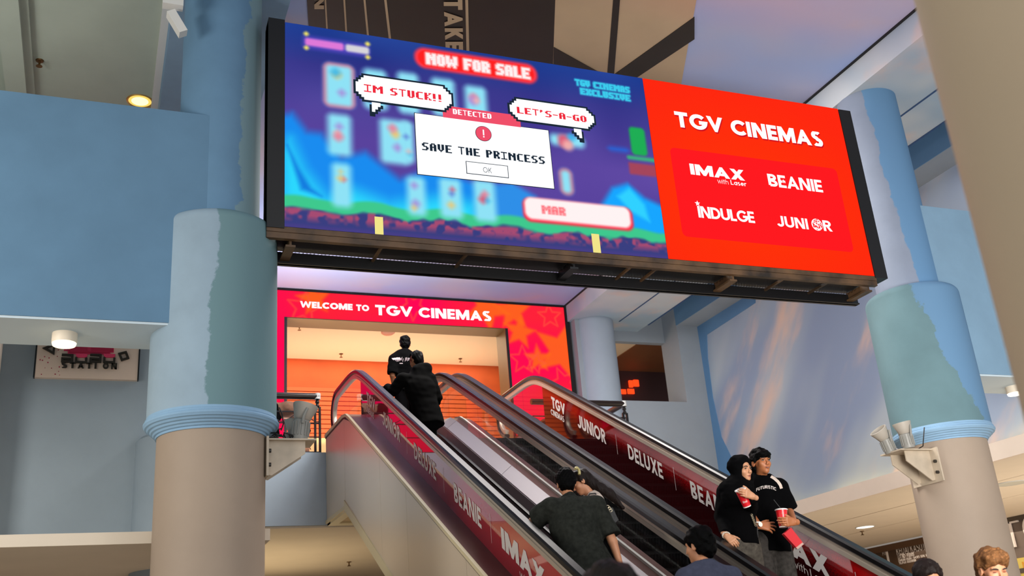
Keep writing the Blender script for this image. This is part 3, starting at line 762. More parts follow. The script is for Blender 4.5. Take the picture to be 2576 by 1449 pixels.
# steel frame under the screen
FRM = pm('frame_paint', '#7a5a3a', .5, noise=.25, scale=3, col2='#20180f')
zf = SZ0
fixn(MB().box((SX0 - .16, YS - .0, zf - .055), (SX1 + .02, YS + .06, zf - .003)).build('frame_rail', FRM, scr))
fixn(MB().box((SX0 - .16, YS + .005, zf - .115), (SX1 + .02, YS + .06, zf - .058)).build('frame_rail', FRM, scr))
fixn(MB().box((SX0 - .16, YS + .40, zf - .2), (SX1 + .05, YS + .43, zf - .08)).box((SX0 - .16, YS + .38, zf - .2), (SX1 + .05, YS + .46, zf - .185)).build('rear_beam', BLACKM, scr))
for i, xx in enumerate((1.5, 4.35, 6.25, 8.08)):
    fixn(MB().box((xx - .045, YS + .06, zf - .17), (xx + .045, YS + .42, zf - .15)).box((xx - .01, YS + .06, zf - .15), (xx + .01, YS + .42, zf - .06)).build('cross_bar', FRM if i != 1 else BLACKM, scr))
for xx in (2.35, 3.2, 5.3, 6.9, 7.5, 5.0):
    fixn(MB().box((xx - .012, YS + .06, zf - .115), (xx + .012, YS + .40, zf - .09)).build('cross_rod', FRM, scr))
mb = MB()
for k in range(190):
    xx = SX0 - .1 + k * .0355
    for sgn in (1, -1):
        a = np.array([xx, YS + .06, zf - .085]); b = np.array([xx + sgn * .34 * .62, YS + .4, zf - .085])
        if not (SX0 - .15 < b[0] < SX1): continue
        d = np.array([.003, 0, 0]); mb.add([a - d, a + d, b + d, b - d], [(0, 1, 2, 3)])
tag(mb.build('wire_mesh', BLACKM, scr), kind='stuff')
fixn(MB().box((SX0 - .1, YS + .2, zf - .05), (SX1, YS + .45, zf - .03)).build('inner_tray', BLACKM, scr))

# ---------------------------------------------------------------- portal sign
YG = 17.6
def G(px, py): p = at(px, py, Y=YG); return p[0], p[2]
def Z3(x, y): return G(680 + x / 3.22, 680 + y / 3.22)
def Z8(x, y): return G(1230 + x / 5.573, 740 + y / 5.573)
GX0, GX1, GZ1, OX0, OX1, OZ = .25, 8.60, 8.40, 3.02, 7.28, 7.885
BIG = [(G(790, 752), .34, 100), (Z8(430, 530), .36, 80), (Z8(1030, 800), .66, 72), (Z8(690, 900), .3, 92), (G(1225, 775), .5, 60), (G(1290, 782), .42, 20)]
OUTL = [(G(765, 775), .33, 10), (Z8(850, 310), .26, 20), (Z8(480, 920), .30, 18), (Z8(650, 960), .22, 70), (G(1040, 770), .3, 50), (Z8(1050, 1240), .32, 40)]
def sign_print(X, Z):
    img = np.ones(X.shape + (3,)) * np.array([255, 22, 70]) / 255
    img = img + (vnoise(X + 9, Z, 1.1, 6)[..., None] - .5) * np.array([.0, .14, -.14])
    for (c, r, rot) in BIG:
        img = over(img, sd_poly(X, Z, star_pts(c[0], c[1], r, rot, .45)), '#ff6a1c', .10, .85)
    for (c, r, rot) in OUTL:
        d = np.abs(sd_poly(X, Z, star_pts(c[0], c[1], r, rot, .45))) - .018
        img = over(img, d, '#ff5a3c', .04, .6)
    return img
sg = thing('portal_sign', 'tall glowing pink red cinema portal with orange stars around the lobby opening', 'sign', ((GX0 + GX1) / 2, YG, ZF))
LP = emit_attr('portal_print', 1.0)
grid_col('header_panel', 300, 34, sign_print, LP, sg, GX0, OX1, OZ, GZ1, YG)
grid_col('leg_panel', 90, 200, sign_print, LP, sg, OX1, GX1, ZF + .02, GZ1, YG)
grid_col('leg_panel', 50, 100, sign_print, LP, sg, GX0, OX0 - .05, ZF + .02, OZ, YG)
fixn(MB().box((GX0 - .05, YG + .004, OZ), (GX1 + .09, YG + .48, GZ1 + .03)).box((GX1 + .003, YG - .02, ZF), (GX1 + .09, YG + .1, GZ1 + .03)).box((GX0, YG - .01, GZ1 + .003), (GX1 + .05, YG + .02, GZ1 + .04)).build('frame', BEZ, sg))
fixn(MB().box((OX0 - .05, YG - .006, ZF), (OX0, YG + .48, OZ)).box((OX1 + .0, YG - .008, ZF), (OX1 + .055, YG - .002, OZ)).build('frame_edge', BEZ, sg))
fixn(MB().box((OX0, YG + .01, OZ - .015), (OX1, YG + .5, OZ)).box((OX1, YG + .01, ZF), (OX1 + .02, YG + .5, OZ)).build('reveal', GOLD, sg))
fixn(MB().box((OX1 + .02, YG + .005, ZF), (GX1, YG + .45, OZ)).build('leg_box', BEZ, sg))
EWS = emit('sign_white', '#fff6f8', 1.15)
word('WELCOME', G(755, 773.5), G(887, 781), .125, EWS, sg, YG, .26, .05)
word('TO', G(896, 782), G(928.5, 783.5), .125, EWS, sg, YG, .26, .05)
_p, _q = G(944, 792), G(1236, 809)
word('TGV CINEMAS', _p, _q, .205, EWS, sg, YG, .235, .07)
# ---------------------------------------------------------------- escalators
TS = 0.54085
def nose(y): return -2.58 + TS * y
def smin(a, b, k): return -k * np.logaddexp(-a / k, -b / k)
def smax(a, b, k): return k * np.logaddexp(a / k, b / k)
def curve(y, off, ztop, zbot, k=.07): return float(smax(smin(nose(y) + off, ztop, k), zbot, k))
def zrail(y): return curve(y, .95, 5.77, .97, .085)
def zdeck(y): return curve(y, .345, 5.0, .22, .03)
def zinner(y, off): return curve(y, off, 4.75 + off * .7, off * .7, .04)
def zbot(y): return max(min(3.71 + TS * (y - 13.53), 3.71), 0.0)
YTOP, YBOT, RN = 14.93, 3.35, .36
RAILPATH = []
for a in np.linspace(-75, 90, 15):
    pass
def newel(cy, cz, r, a0, a1, n): return [(cy + r * math.cos(math.radians(a0 + (a1 - a0) * i / n)), cz + r * math.sin(math.radians(a0 + (a1 - a0) * i / n))) for i in range(n + 1)]
RAILPATH = newel(YBOT, .97 - RN, RN, 262, 90, 14)[:-1] + [(y, zrail(y)) for y in np.linspace(YBOT, YTOP, 110)] + newel(YTOP, 5.77 - RN, RN, 90, -82, 14)[1:]
def pathframe(path):
    out = []
    for i in range(len(path)):
        a, b = path[max(i - 1, 0)], path[min(i + 1, len(path) - 1)]
        t = np.array([b[0] - a[0], b[1] - a[1]]); t /= np.linalg.norm(t)
        out.append((path[i], (-t[1], t[0])))
    return out
RF = pathframe(RAILPATH)
def sweep(x, prof, frames=None):
    loops = []
    for (p, n) in (frames or RF):
        loops.append([(x + a, p[0] + n[0] * b, p[1] + n[1] * b) for a, b in prof])
    return MB().strip(loops)

RUBBER = pm('handrail_rubber', '#0a0a0c', .28, spec=.4)
ALU = pm('satin_aluminium', '#c4b8a8', .36, metal=.5)
STEEL = pm('brushed_steel', '#e4d8c6', .36, metal=.4, bump=.06, bscale=2.2)
STEELD = pm('dark_step_metal', '#0b0b0c', .5, metal=.3, spec=.3)
DECK = pm('deck_metal', '#6a4a44', .34, metal=.8)
INDECK = pm('inner_deck_metal', '#857e82', .42, metal=.45)
TRIMC = pm('cream_trim', '#d8cca8', .4)
def glass_mat():
    m = bpy.data.materials.new('balustrade_glass'); m.use_nodes = True
    n = m.node_tree.nodes; l = m.node_tree.links; n.remove(n['Principled BSDF'])
    tr = n.new('ShaderNodeBsdfTransparent'); tr.inputs[0].default_value = (.95, .955, .95, 1)
    gl = n.new('ShaderNodeBsdfGlossy'); gl.inputs['Roughness'].default_value = .01
    fr = n.new('ShaderNodeFresnel'); fr.inputs[0].default_value = 1.3
    mx = n.new('ShaderNodeMixShader'); ge = n.new('ShaderNodeNewGeometry'); ma = n.new('ShaderNodeMath'); ma.operation = 'SUBTRACT'; ma.use_clamp = True; l.new(fr.outputs[0], ma.inputs[0]); l.new(ge.outputs['Backfacing'], ma.inputs[1])
    l.new(ma.outputs[0], mx.inputs[0]); l.new(tr.outputs[0], mx.inputs[1]); l.new(gl.outputs[0], mx.inputs[2])
    l.new(mx.outputs[0], n['Material Output'].inputs[0])
    return m
GLASS = glass_mat()
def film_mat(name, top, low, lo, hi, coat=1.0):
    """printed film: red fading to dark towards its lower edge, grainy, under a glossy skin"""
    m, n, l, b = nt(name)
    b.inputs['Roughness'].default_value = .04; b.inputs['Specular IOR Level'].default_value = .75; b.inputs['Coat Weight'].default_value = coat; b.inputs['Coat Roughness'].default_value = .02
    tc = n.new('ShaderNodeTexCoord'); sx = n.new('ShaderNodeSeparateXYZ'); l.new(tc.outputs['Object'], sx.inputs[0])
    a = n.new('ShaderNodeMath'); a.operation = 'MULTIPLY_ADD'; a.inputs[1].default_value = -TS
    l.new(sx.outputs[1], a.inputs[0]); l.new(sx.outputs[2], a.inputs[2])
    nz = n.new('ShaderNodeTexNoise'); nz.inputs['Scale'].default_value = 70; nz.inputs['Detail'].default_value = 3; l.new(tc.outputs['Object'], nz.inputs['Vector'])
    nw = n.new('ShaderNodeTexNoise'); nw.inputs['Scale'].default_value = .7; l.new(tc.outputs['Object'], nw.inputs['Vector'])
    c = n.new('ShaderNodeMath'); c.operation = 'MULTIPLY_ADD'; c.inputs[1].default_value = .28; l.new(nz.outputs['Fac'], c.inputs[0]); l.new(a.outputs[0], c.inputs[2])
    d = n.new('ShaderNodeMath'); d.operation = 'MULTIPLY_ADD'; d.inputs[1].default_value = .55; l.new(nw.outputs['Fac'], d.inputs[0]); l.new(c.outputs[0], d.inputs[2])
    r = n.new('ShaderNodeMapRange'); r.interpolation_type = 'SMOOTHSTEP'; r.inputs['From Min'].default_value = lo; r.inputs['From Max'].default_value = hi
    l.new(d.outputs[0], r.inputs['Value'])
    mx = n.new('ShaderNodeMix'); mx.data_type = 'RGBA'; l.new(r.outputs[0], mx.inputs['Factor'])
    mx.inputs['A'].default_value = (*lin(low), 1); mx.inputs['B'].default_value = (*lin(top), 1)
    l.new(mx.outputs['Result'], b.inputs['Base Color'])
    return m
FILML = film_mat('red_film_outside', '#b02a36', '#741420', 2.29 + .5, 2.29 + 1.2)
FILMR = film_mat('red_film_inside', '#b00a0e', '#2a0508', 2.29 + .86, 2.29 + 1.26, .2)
LETW = pm('film_white_letters', '#d6d0cb', .35)

def escalator(name_label, xl, xr, side, dk=.335):
    t = thing('escalator', name_label, 'escalator', ((xl + xr) / 2, 9.0, 0))
    for x in (xl, xr):
        tag(fixn(sweep(x, [(-.03, -.062), (-.046, -.05), (-.046, -.016), (-.032, 0), (.032, 0), (.046, -.016), (.046, -.05), (.03, -.062)]).build('handrail', RUBBER, t, 30)))
        fixn(sweep(x, [(-.018, -.135), (-.032, -.130), (-.034, -.092), (-.024, -.088), (-.024, -.064), (.024, -.064), (.024, -.088), (.034, -.092), (.032, -.130), (.018, -.135)]).build('handrail_track', ALU, t, 30))
        # glass panes
        ys = list(np.arange(4.0, 13.9, 1.18)) + [14.2]
        ys = [YBOT] + ys + [YTOP]
        for i in range(len(ys) - 1):
            a, b = ys[i] + .003, ys[i + 1] - .003
            top = [(y, zrail(y) - .125 * 1.1) for y in np.linspace(a, b, 7)]
            bot = [(y, zinner(y, dk - .04)) for y in np.linspace(b, a, 7)]
            if i == 0: top = newel(YBOT, .97 - RN, RN - .12, 255, 95, 8) + top
            if i == len(ys) - 2: top = top + newel(YTOP, 5.77 - RN, RN - .12, 85, -75, 8)
            fixn(MB().prism(top + bot, 0, x - .006, x + .006).build('glass_pane', GLASS, t))
    for x, s in ((xl, 1), (xr, -1)):
        yy = np.arange(3.6, 14.9, 1.9)
        for i in range(len(yy)):
            a, b = yy[i] + .004, min(yy[i] + 1.9, 14.72) - .004
            if b - a < .2: continue
            S_ = np.linspace(a, b, 8); m = MB(); m2 = MB()
            m.strip([[(x + s * .012, y, zinner(y, dk)), (x + s * .012, y, zinner(y, dk - .035)), (x + s * .15, y, zinner(y, dk - .145)), (x + s * .15, y, zinner(y, dk - .11))] for y in S_])
            m2.strip([[(x + s * .14, y, zinner(y, dk - .125)), (x + s * .14, y, zinner(y, -.1)), (x + s * .155, y, zinner(y, -.1)), (x + s * .155, y, zinner(y, dk - .125))] for y in S_])
            fixn(m.build('inner_deck', INDECK, t)); fixn(m2.build('skirt_panel', INDECK, t))
        m = MB().strip([[(x + s * .155, y, zinner(y, .07)), (x + s * .155, y, zinner(y, .03)), (x + s * .185, y, zinner(y, .035)), (x + s * .185, y, zinner(y, .06))] for y in np.linspace(3.7, 14.6, 60)])
        fixn(m.build('safety_brush', BLACKM, t))
    # steps: one mesh shared by all
    wx0, wx1 = xl + .165, xr - .165
    m = MB(); n = 24
    m.box((wx0, 0, -.03), (wx1, .4, 0))
    prof = [(.0, -.03), (.012, -.08), (.035, -.14), (.07, -.2163)]
    for k in range(n):
        a = wx0 + (wx1 - wx0) * k / n; b = a + (wx1 - wx0) / n * .62
        m.strip([[(a, y, z), (b, y, z), (b, y + .03, z), (a, y + .03, z)] for y, z in prof])
    m.strip([[(wx0, y + .012, z), (wx1, y + .012, z), (wx1, y + .02, z), (wx0, y + .02, z)] for y, z in prof])
    m.box((wx0, 0.0, -.012), (wx1, .012, .003))
    off = OFF[t.name]
    proto = fixn(m.build('step', STEELD, None, origin=(0, 0, 0)))
    first = True
    for k in range(25):
        y = 3.9 + .4 * k
        z = float(smax(smin(nose(y), 4.74, .05), 0.01, .05))
        o = proto if first else proto.copy()
        if not first: COL.objects.link(o)
        first = False
        o.parent = t; o.location = Vector((-off[0], y - off[1], z - off[2])); OFF[o.name] = off
    fixn(MB().box((xl + .05, 13.75, 4.70), (xr - .05, 14.75, 4.755)).build('landing_plate', STEELD, t))
    fixn(MB().box((xl + .05, 2.6, -.02), (xr - .05, 4.0, .012)).build('landing_plate', STEELD, t))
    return t

LE = escalator('left escalator going up, steel clad, maroon film with white names on its outer glass', 3.335, 4.59, 0)
RE = escalator('right escalator coming down, dark red film with white cinema names inside its far balustrade', 4.86, 6.08, 1, .205)
def ribboncurve(x0, x1, f0, f1, ya, yb, n=60):
    return MB().strip([[(x0, y, f0(y)), (x1, y, f0(y)), (x1, y, f1(y)), (x0, y, f1(y))] for y in np.linspace(ya, yb, n)])
# outer decks
fixn(ribboncurve(3.10, 3.33, zdeck, lambda y: zdeck(y) - .03, 3.2, 14.7).build('outer_deck', DECK, LE, 30))
fixn(ribboncurve(4.60, 4.852, lambda y: zdeck(y) - .03, lambda y: zdeck(y) - .07, 3.2, 14.7).build('outer_deck', DECK, LE, 30))
fixn(ribboncurve(4.71, 4.74, lambda y: zdeck(y) + .0, lambda y: zdeck(y) - .05, 3.2, 14.7).build('deck_seam', pm('seam_white', '#c8c6c0', .4), LE, 30))
fixn(ribboncurve(6.09, 6.32, zdeck, lambda y: zdeck(y) - .03, 3.2, 14.7).build('outer_deck', DECK, RE, 30))
# left cladding, panel by panel
fixn(ribboncurve(3.07, 3.105, lambda y: zdeck(y) + .008, lambda y: zdeck(y) - .035, 3.2, 14.7).build('cladding_trim', TRIMC, LE, 30))
fixn(ribboncurve(3.082, 3.10, lambda y: zdeck(y) - .035, lambda y: zdeck(y) - .055, 3.2, 14.7).build('shadow_gap', BLACKM, LE, 30))
seams = [3.2, 5.2, 7.0, 8.8, 10.62, 11.68, 13.5, 14.7]
for i in range(len(seams) - 1):
    a, b = seams[i] + .003, seams[i + 1] - .003
    S_ = np.linspace(a, b, 6); m = MB()
    m.strip([[(3.09, y, zdeck(y) - .055), (3.115, y, zdeck(y) - .055), (3.115, y, max(zbot(y), 0)), (3.09, y, max(zbot(y), 0))] for y in S_])
    fixn(m.build('cladding_panel', STEEL, LE))
fixn(ribboncurve(3.076, 3.092, lambda y: zbot(y) + .13, zbot, 6.8, 13.53).build('cladding_edge', TRIMC, LE, 30))
fixn(ribboncurve(3.076, 3.092, lambda y: zbot(y) + .05, zbot, 13.53, 14.72, 6).build('cladding_edge', TRIMC, LE, 30))
fixn(MB().strip([[(3.10, y, zbot(y) + .015), (6.32, y, zbot(y) + .015), (6.32, y, zbot(y)), (3.10, y, zbot(y))] for y in list(np.linspace(6.7, 13.53, 8)) + [14.71]]).build('truss_soffit', wall_paint('truss_soffit_paint', '#c9b48e', grime=.04), LE))
fixn(MB().box((3.10, 13.55, 3.68), (3.22, 14.7, 3.712)).box((3.10, 14.5, 3.682), (4.8, 14.7, 3.712)).build('soffit_frame', TRIMC, LE))
fixn(ribboncurve(6.30, 6.32, zdeck, zbot, 3.2, 14.7).build('cladding_panel', STEEL, RE))
fixn(MB().strip([[(3.4, y, zinner(y, -.35)), (6.2, y, zinner(y, -.35)), (6.2, y, zinner(y, -.4)), (3.4, y, zinner(y, -.4))] for y in np.linspace(4.2, 14.7, 30)]).build('truss_pan', BLACKM, LE))
# printed films
def film(x, mat, ya, yb, lowoff, parent):
    S_ = np.linspace(ya, yb, 60); m = MB()
    m.strip([[(x, y, zrail(y) - .135), (x, y, zinner(y, lowoff))] for y in S_], closed=False, caps=False)
    me = m.build('advert_film', mat, parent)
    return me
OFFL = [(13.13, 12.70, .545, .17, 'TGV'), (13.18, 12.76, .43, .085, 'CINEMAS'), (12.34, 11.57, .485, .185, 'JUNIOR'), (11.02, 10.26, .48, .185, 'DELUXE'),
        (9.71, 8.98, .475, .185, 'BEANIE'), (8.50, 7.62, .50, .185, 'IMAX'), (8.14, 7.93, .40, .075, 'with'), (7.9, 7.62, .40, .075, 'Laser'),
        (6.5, 5.7, .48, .185, 'INDULGE')]
def film_words(x, parent):
    for ya, yb, off, hh, s in OFFL:
        wgt = {'TGV': .24, 'CINEMAS': .2, 'IMAX': .25, 'with': .09, 'Laser': .13}.get(s, .2)
        letters(s, 'sans', (x, ya, nose(ya) + off), (0, -1, -TS), (0, 0, 1), ya - yb, hh, (-1, 0, 0), LETW, parent, wgt, .1 if s not in ('IMAX', 'TGV') else .05, .003)
    for y in (11.3, 10.02, 8.75, 7.3):
        MB().add([(x - .003, y, nose(y) + .44), (x - .003, y - .006, nose(y) + .44), (x - .003, y - .006, nose(y) + .70), (x - .003, y, nose(y) + .70)], [(0, 1, 2, 3)]).build('divider_line', LETW, parent)
    p = star_polys(0, 0, .03)
    MB().add([(x - .004, 9.47 - q[0], nose(9.47) + .53 + q[1]) for q in star_pts(0, 0, .04)], [tuple(range(10))]).build('star', FILMR, parent)
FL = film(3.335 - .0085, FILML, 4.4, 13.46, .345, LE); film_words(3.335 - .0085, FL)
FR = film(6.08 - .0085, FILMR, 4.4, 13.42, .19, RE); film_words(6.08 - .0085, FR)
# ---------------------------------------------------------------- figures: one smooth surface grown from blended volumes
def _u(v): v = np.array(v, float); return v / (np.linalg.norm(v) + 1e-12)
class Vol:
    def __init__(s, pts, pad, h):
        pts = np.array(pts, float); s.lo = pts.min(0) - pad; hi = pts.max(0) + pad; s.h = h
        s.n = np.maximum(np.ceil((hi - s.lo) / h).astype(int) + 1, 4)
        s.ax = [(s.lo[i] + h * np.arange(s.n[i])).astype(np.float32) for i in range(3)]
        s.f = np.full(tuple(s.n), .5, np.float32)
    def blk(s, lo, hi, m):
        sl = []
        for i in range(3):
            a = int(max(0, math.floor((lo[i] - m - s.lo[i]) / s.h))); b = int(min(s.n[i], math.ceil((hi[i] + m - s.lo[i]) / s.h) + 1))
            if b <= a: return None, None
            sl.append(slice(a, b))
        g = (s.ax[0][sl[0]][:, None, None], s.ax[1][sl[1]][None, :, None], s.ax[2][sl[2]][None, None, :])
        return tuple(sl), g
    def merge(s, sl, d, k, sub=False):
        a = s.f[sl]
        if sub:
            b = -d; h = np.clip(.5 - .5 * (a - b) / k, 0, 1) if k else None
            s.f[sl] = a * (1 - h) + b * h + k * h * (1 - h) if k else np.maximum(a, b)
        else:
            h = np.clip(.5 + .5 * (a - d) / k, 0, 1); s.f[sl] = a * (1 - h) + d * h - k * h * (1 - h)
    def cap(s, a, b, ra, rb, k=.02, cuts=(), fwd=None, flat=1.0, sub=False):
        a = np.array(a, float); b = np.array(b, float); r = max(ra, rb)
        sl, g = s.blk(np.minimum(a, b) - r, np.maximum(a, b) + r, k + 2.5 * s.h + .02)
        if sl is None: return s
        ab = b - a; x, y, z = g[0] - a[0], g[1] - a[1], g[2] - a[2]
        if fwd is not None:
            fw = _u(fwd); q = 1 / flat - 1
            e = (x * fw[0] + y * fw[1] + z * fw[2]) * q
            x, y, z = x + e * fw[0], y + e * fw[1], z + e * fw[2]
            ab = ab + fw * (ab @ fw) * q
        t = np.clip((x * ab[0] + y * ab[1] + z * ab[2]) / (ab @ ab + 1e-9), 0, 1)
        d = np.sqrt((x - t * ab[0]) ** 2 + (y - t * ab[1]) ** 2 + (z - t * ab[2]) ** 2) - (ra + (rb - ra) * t)
        if fwd is not None: d = d * (flat * .5 + .5)
        for p, n in cuts:
            n = _u(n); d = np.maximum(d, (g[0] - p[0]) * n[0] + (g[1] - p[1]) * n[1] + (g[2] - p[2]) * n[2])
        s.merge(sl, d, k, sub); return s
    def ell(s, c, r, M, k=.02, cuts=(), sub=False):
        c = np.array(c, float); R = max(r)
        sl, g = s.blk(c - R, c + R, k + 2.5 * s.h + .02)
        if sl is None: return s
        x, y, z = g[0] - c[0], g[1] - c[1], g[2] - c[2]
        L = [(x * M[i][0] + y * M[i][1] + z * M[i][2]) for i in range(3)]
        k0 = np.sqrt(sum((L[i] / r[i]) ** 2 for i in range(3))); k1 = np.sqrt(sum((L[i] / r[i] ** 2) ** 2 for i in range(3))) + 1e-6
        d = k0 * (k0 - 1) / k1
        for p, n in cuts:
            n = _u(n); d = np.maximum(d, (g[0] - p[0]) * n[0] + (g[1] - p[1]) * n[1] + (g[2] - p[2]) * n[2])
        s.merge(sl, d, k, sub); return s
    def cut(s, p, n):
        n = _u(n)
        s.f = np.maximum(s.f, ((s.ax[0] - p[0]) * n[0])[:, None, None] + ((s.ax[1] - p[1]) * n[1])[None, :, None] + ((s.ax[2] - p[2]) * n[2])[None, None, :]).astype(np.float32)
        return s
    def folds(s, amp, freq, seed, d=(1, 1, 1)):
        r = np.random.RandomState(seed)
        for i in range(5):
            k = r.randn(3) * freq * np.array(d); ph = r.rand() * 6.28
            s.f += (amp / 2.2 * np.sin((s.ax[0] * k[0])[:, None, None] + (s.ax[1] * k[1])[None, :, None] + (s.ax[2] * k[2])[None, None, :] + ph)).astype(np.float32)
        return s
    def mesh(s):
        f = s.f; neg = f < 0
        c = sum(neg[i:f.shape[0] - 1 + i, j:f.shape[1] - 1 + j, k:f.shape[2] - 1 + k].astype(np.int8) for i in (0, 1) for j in (0, 1) for k in (0, 1))
        cells = np.argwhere((c > 0) & (c < 8))
        if len(cells) == 0: return np.zeros((0, 3)), []
        cor = np.array([(i, j, k) for i in (0, 1) for j in (0, 1) for k in (0, 1)])
        val = np.stack([f[cells[:, 0] + q[0], cells[:, 1] + q[1], cells[:, 2] + q[2]] for q in cor], 1)
        acc = np.zeros((len(cells), 3)); cnt = np.zeros(len(cells))
        for a in range(8):
            for b in range(a + 1, 8):
                if np.abs(cor[a] - cor[b]).sum() != 1: continue
                va, vb = val[:, a], val[:, b]; m = (va < 0) != (vb < 0)
                t = np.where(m, va / np.where(m, va - vb, 1), 0)
                acc += np.where(m[:, None], cor[a] + (cor[b] - cor[a]) * t[:, None], 0); cnt += m
        V = (cells + acc / cnt[:, None]) * s.h + s.lo
        idx = np.full(c.shape, -1, int); idx[cells[:, 0], cells[:, 1], cells[:, 2]] = np.arange(len(cells))
        faces = []
        for ax in range(3):
            u, v = (ax + 1) % 3, (ax + 2) % 3
            n0 = np.take(neg, range(0, f.shape[ax] - 1), ax); n1 = np.take(neg, range(1, f.shape[ax]), ax)
            e = np.argwhere(n0 != n1); e = e[(e[:, u] > 0) & (e[:, v] > 0) & (e[:, u] < f.shape[u] - 1) & (e[:, v] < f.shape[v] - 1)]
            if len(e) == 0: continue
            flip = n0[e[:, 0], e[:, 1], e[:, 2]]
            q = []
            for du, dv in ((-1, -1), (0, -1), (0, 0), (-1, 0)):
                w_ = e.copy(); w_[:, u] += du; w_[:, v] += dv; q.append(idx[w_[:, 0], w_[:, 1], w_[:, 2]])
            q = np.stack(q, 1); q[~flip] = q[~flip][:, ::-1]
            faces.append(q[(q >= 0).all(1)])
        return V, np.concatenate(faces)

def meshobj(name, parts, mat, parent, label=None):
    off = OFF[parent.name]; VV = []; FF = []; b = 0
    for V, Fq in parts:
        if len(V) == 0: continue
        VV.append(V - off); FF += (np.array(Fq) + b).tolist(); b += len(V)
    me = bpy.data.meshes.new(name); me.from_pydata(np.concatenate(VV).tolist(), [], FF); me.materials.append(mat)
    me.polygons.foreach_set('use_smooth', [True] * len(me.polygons)); me.update()
    o = bpy.data.objects.new(name, me); COL.objects.link(o); o.parent = parent; OFF[o.name] = off
    return tag(o, label)

def skin(name, col): 
    m = pm(name, col, .5, noise=.06, scale=18)
    m.node_tree.nodes['Principled BSDF'].inputs['Subsurface Weight'].default_value = .08
    m.node_tree.nodes['Principled BSDF'].inputs['Subsurface Radius'].default_value = (.02, .008, .004)
    return m
def cloth(name, col, noise=.12): return pm(name, col, .95, spec=.06, noise=noise, scale=30, bump=.25, bscale=220)
HAIRB = pm('hair_black', '#020202', .6, spec=.07, bump=.5, bscale=160)
HAIRD = pm('hair_dark_brown', '#1a100c', .5, spec=.2, bump=.5, bscale=160)
HAIRBL = pm('hair_bleached', '#7a5230', .6, spec=.15, noise=.5, scale=60, bump=.6, bscale=140)

def hand(wr, d, pn, lat, curl=.6, spread=0.0, thumb=None, s=1.0, h=.0034):
    """palm, four fingers of different lengths with knuckle bends, thumb from the side of the palm"""
    d, pn = _u(d), _u(pn); pn = _u(pn - d * (d @ pn)); lat = _u(np.array(lat, float)); lat = _u(lat - d * (d @ lat) - pn * (pn @ lat))
    wr = np.array(wr, float); curl = [curl] * 4 if np.isscalar(curl) else curl
    V = Vol([wr - d * .03, wr + d * .19 * s + lat * .08, wr + d * .19 * s - lat * .07, wr + pn * .1, wr - pn * .04], .03, h)
    kn = []
    for i in range(4):
        l_ = (.030, .0105, -.0095, -.028)[i]; k = wr + d * ((.086, .09, .086, .078)[i]) * s + lat * l_ * s; kn.append(k)
        V.cap(wr + lat * l_ * .55 * s + d * .005, k, .0155 * s, .0125 * s, .012)
    V.cap(kn[0], kn[3], .0125 * s, .011 * s, .008)
    V.cap(wr - d * .035, wr + d * .012, .026 * s, .026 * s, .014, fwd=pn, flat=.75)
    for i in range(4):
        L = (.070, .079, .073, .057)[i] * s; c = curl[i]; p = kn[i]; a = c * .75; fd = _u(d + lat * spread * (1.2, .35, -.4, -1.2)[i])
        for j, (fr, r0, r1) in enumerate(((.45, .0098, .0088), (.31, .0087, .0078), (.24, .0077, .0066))):
            q = p + (fd * math.cos(a) + pn * math.sin(a)) * L * fr
            V.cap(p, q, r0 * s, r1 * s, .0025); p = q; a += c * (1.0, .75, 0)[j]
    th = thumb if thumb is not None else d * .72 + lat * .62 + pn * .30
    th = _u(th); b = wr + (d * .022 + lat * .020 + pn * .006) * s
    p1 = b + th * .042 * s; p2 = p1 + _u(th + d * .35 + pn * .15) * .032 * s; p3 = p2 + _u(th * .6 + d * .6 + pn * .2) * .026 * s
    V.cap(b, p1, .0155 * s, .0120 * s, .010); V.cap(p1, p2, .0115 * s, .0100 * s, .003); V.cap(p2, p3, .0100 * s, .0078 * s, .003)
    return V.mesh()

def headframe(face, up=(0, 0, 1)):
    f = _u(face); u = _u(np.array(up, float) - f * (f @ np.array(up, float))); r = np.cross(f, u)
    return np.array([r, f, u])
def add_head(V, c, M, s=1.0, female=False):
    P = lambda x, y, z: np.array(c) + s * (M[0] * x + M[1] * y + M[2] * z)
    V.ell(P(0, -.014, .034), (.074 * s, .094 * s, .083 * s), M, .01)
    j = .058 if not female else .053
    V.ell(P(0, .022, -.032), (j * s, .066 * s, .078 * s), M, .02)
    V.ell(P(0, .060, -.090), (.024 * s, .022 * s, .02 * s), M, .022)
    for x in (-1, 1):
        V.ell(P(x * .036, .058, -.022), (.024 * s, .022 * s, .022 * s), M, .02)          # cheeks
        V.cap(P(x * .012, .083, .022), P(x * .042, .072, .022), .0095 * s, .009 * s, .010)   # brow ridge
        V.ell(P(x * .031, .098, .003), (.017 * s, .020 * s, .0105 * s), M, .009, sub=True)   # eye socket
        V.ell(P(x * .077, -.008, -.008), (.011 * s, .021 * s, .031 * s), M, .007)
        V.ell(P(x * .085, -.004, -.004), (.007 * s, .012 * s, .019 * s), M, .005, sub=True)
        V.ell(P(x * .012, .100, -.034), (.0072 * s, .009 * s, .0072 * s), M, .006)            # nostril wings
    V.cap(P(0, .086, .012), P(0, .103, -.027), .0070 * s, .0100 * s, .008)
    V.ell(P(0, .083, -.057), (.021 * s, .010 * s, .006 * s), M, .006); V.ell(P(0, .081, -.068), (.018 * s, .010 * s, .006 * s), M, .006)
    return P

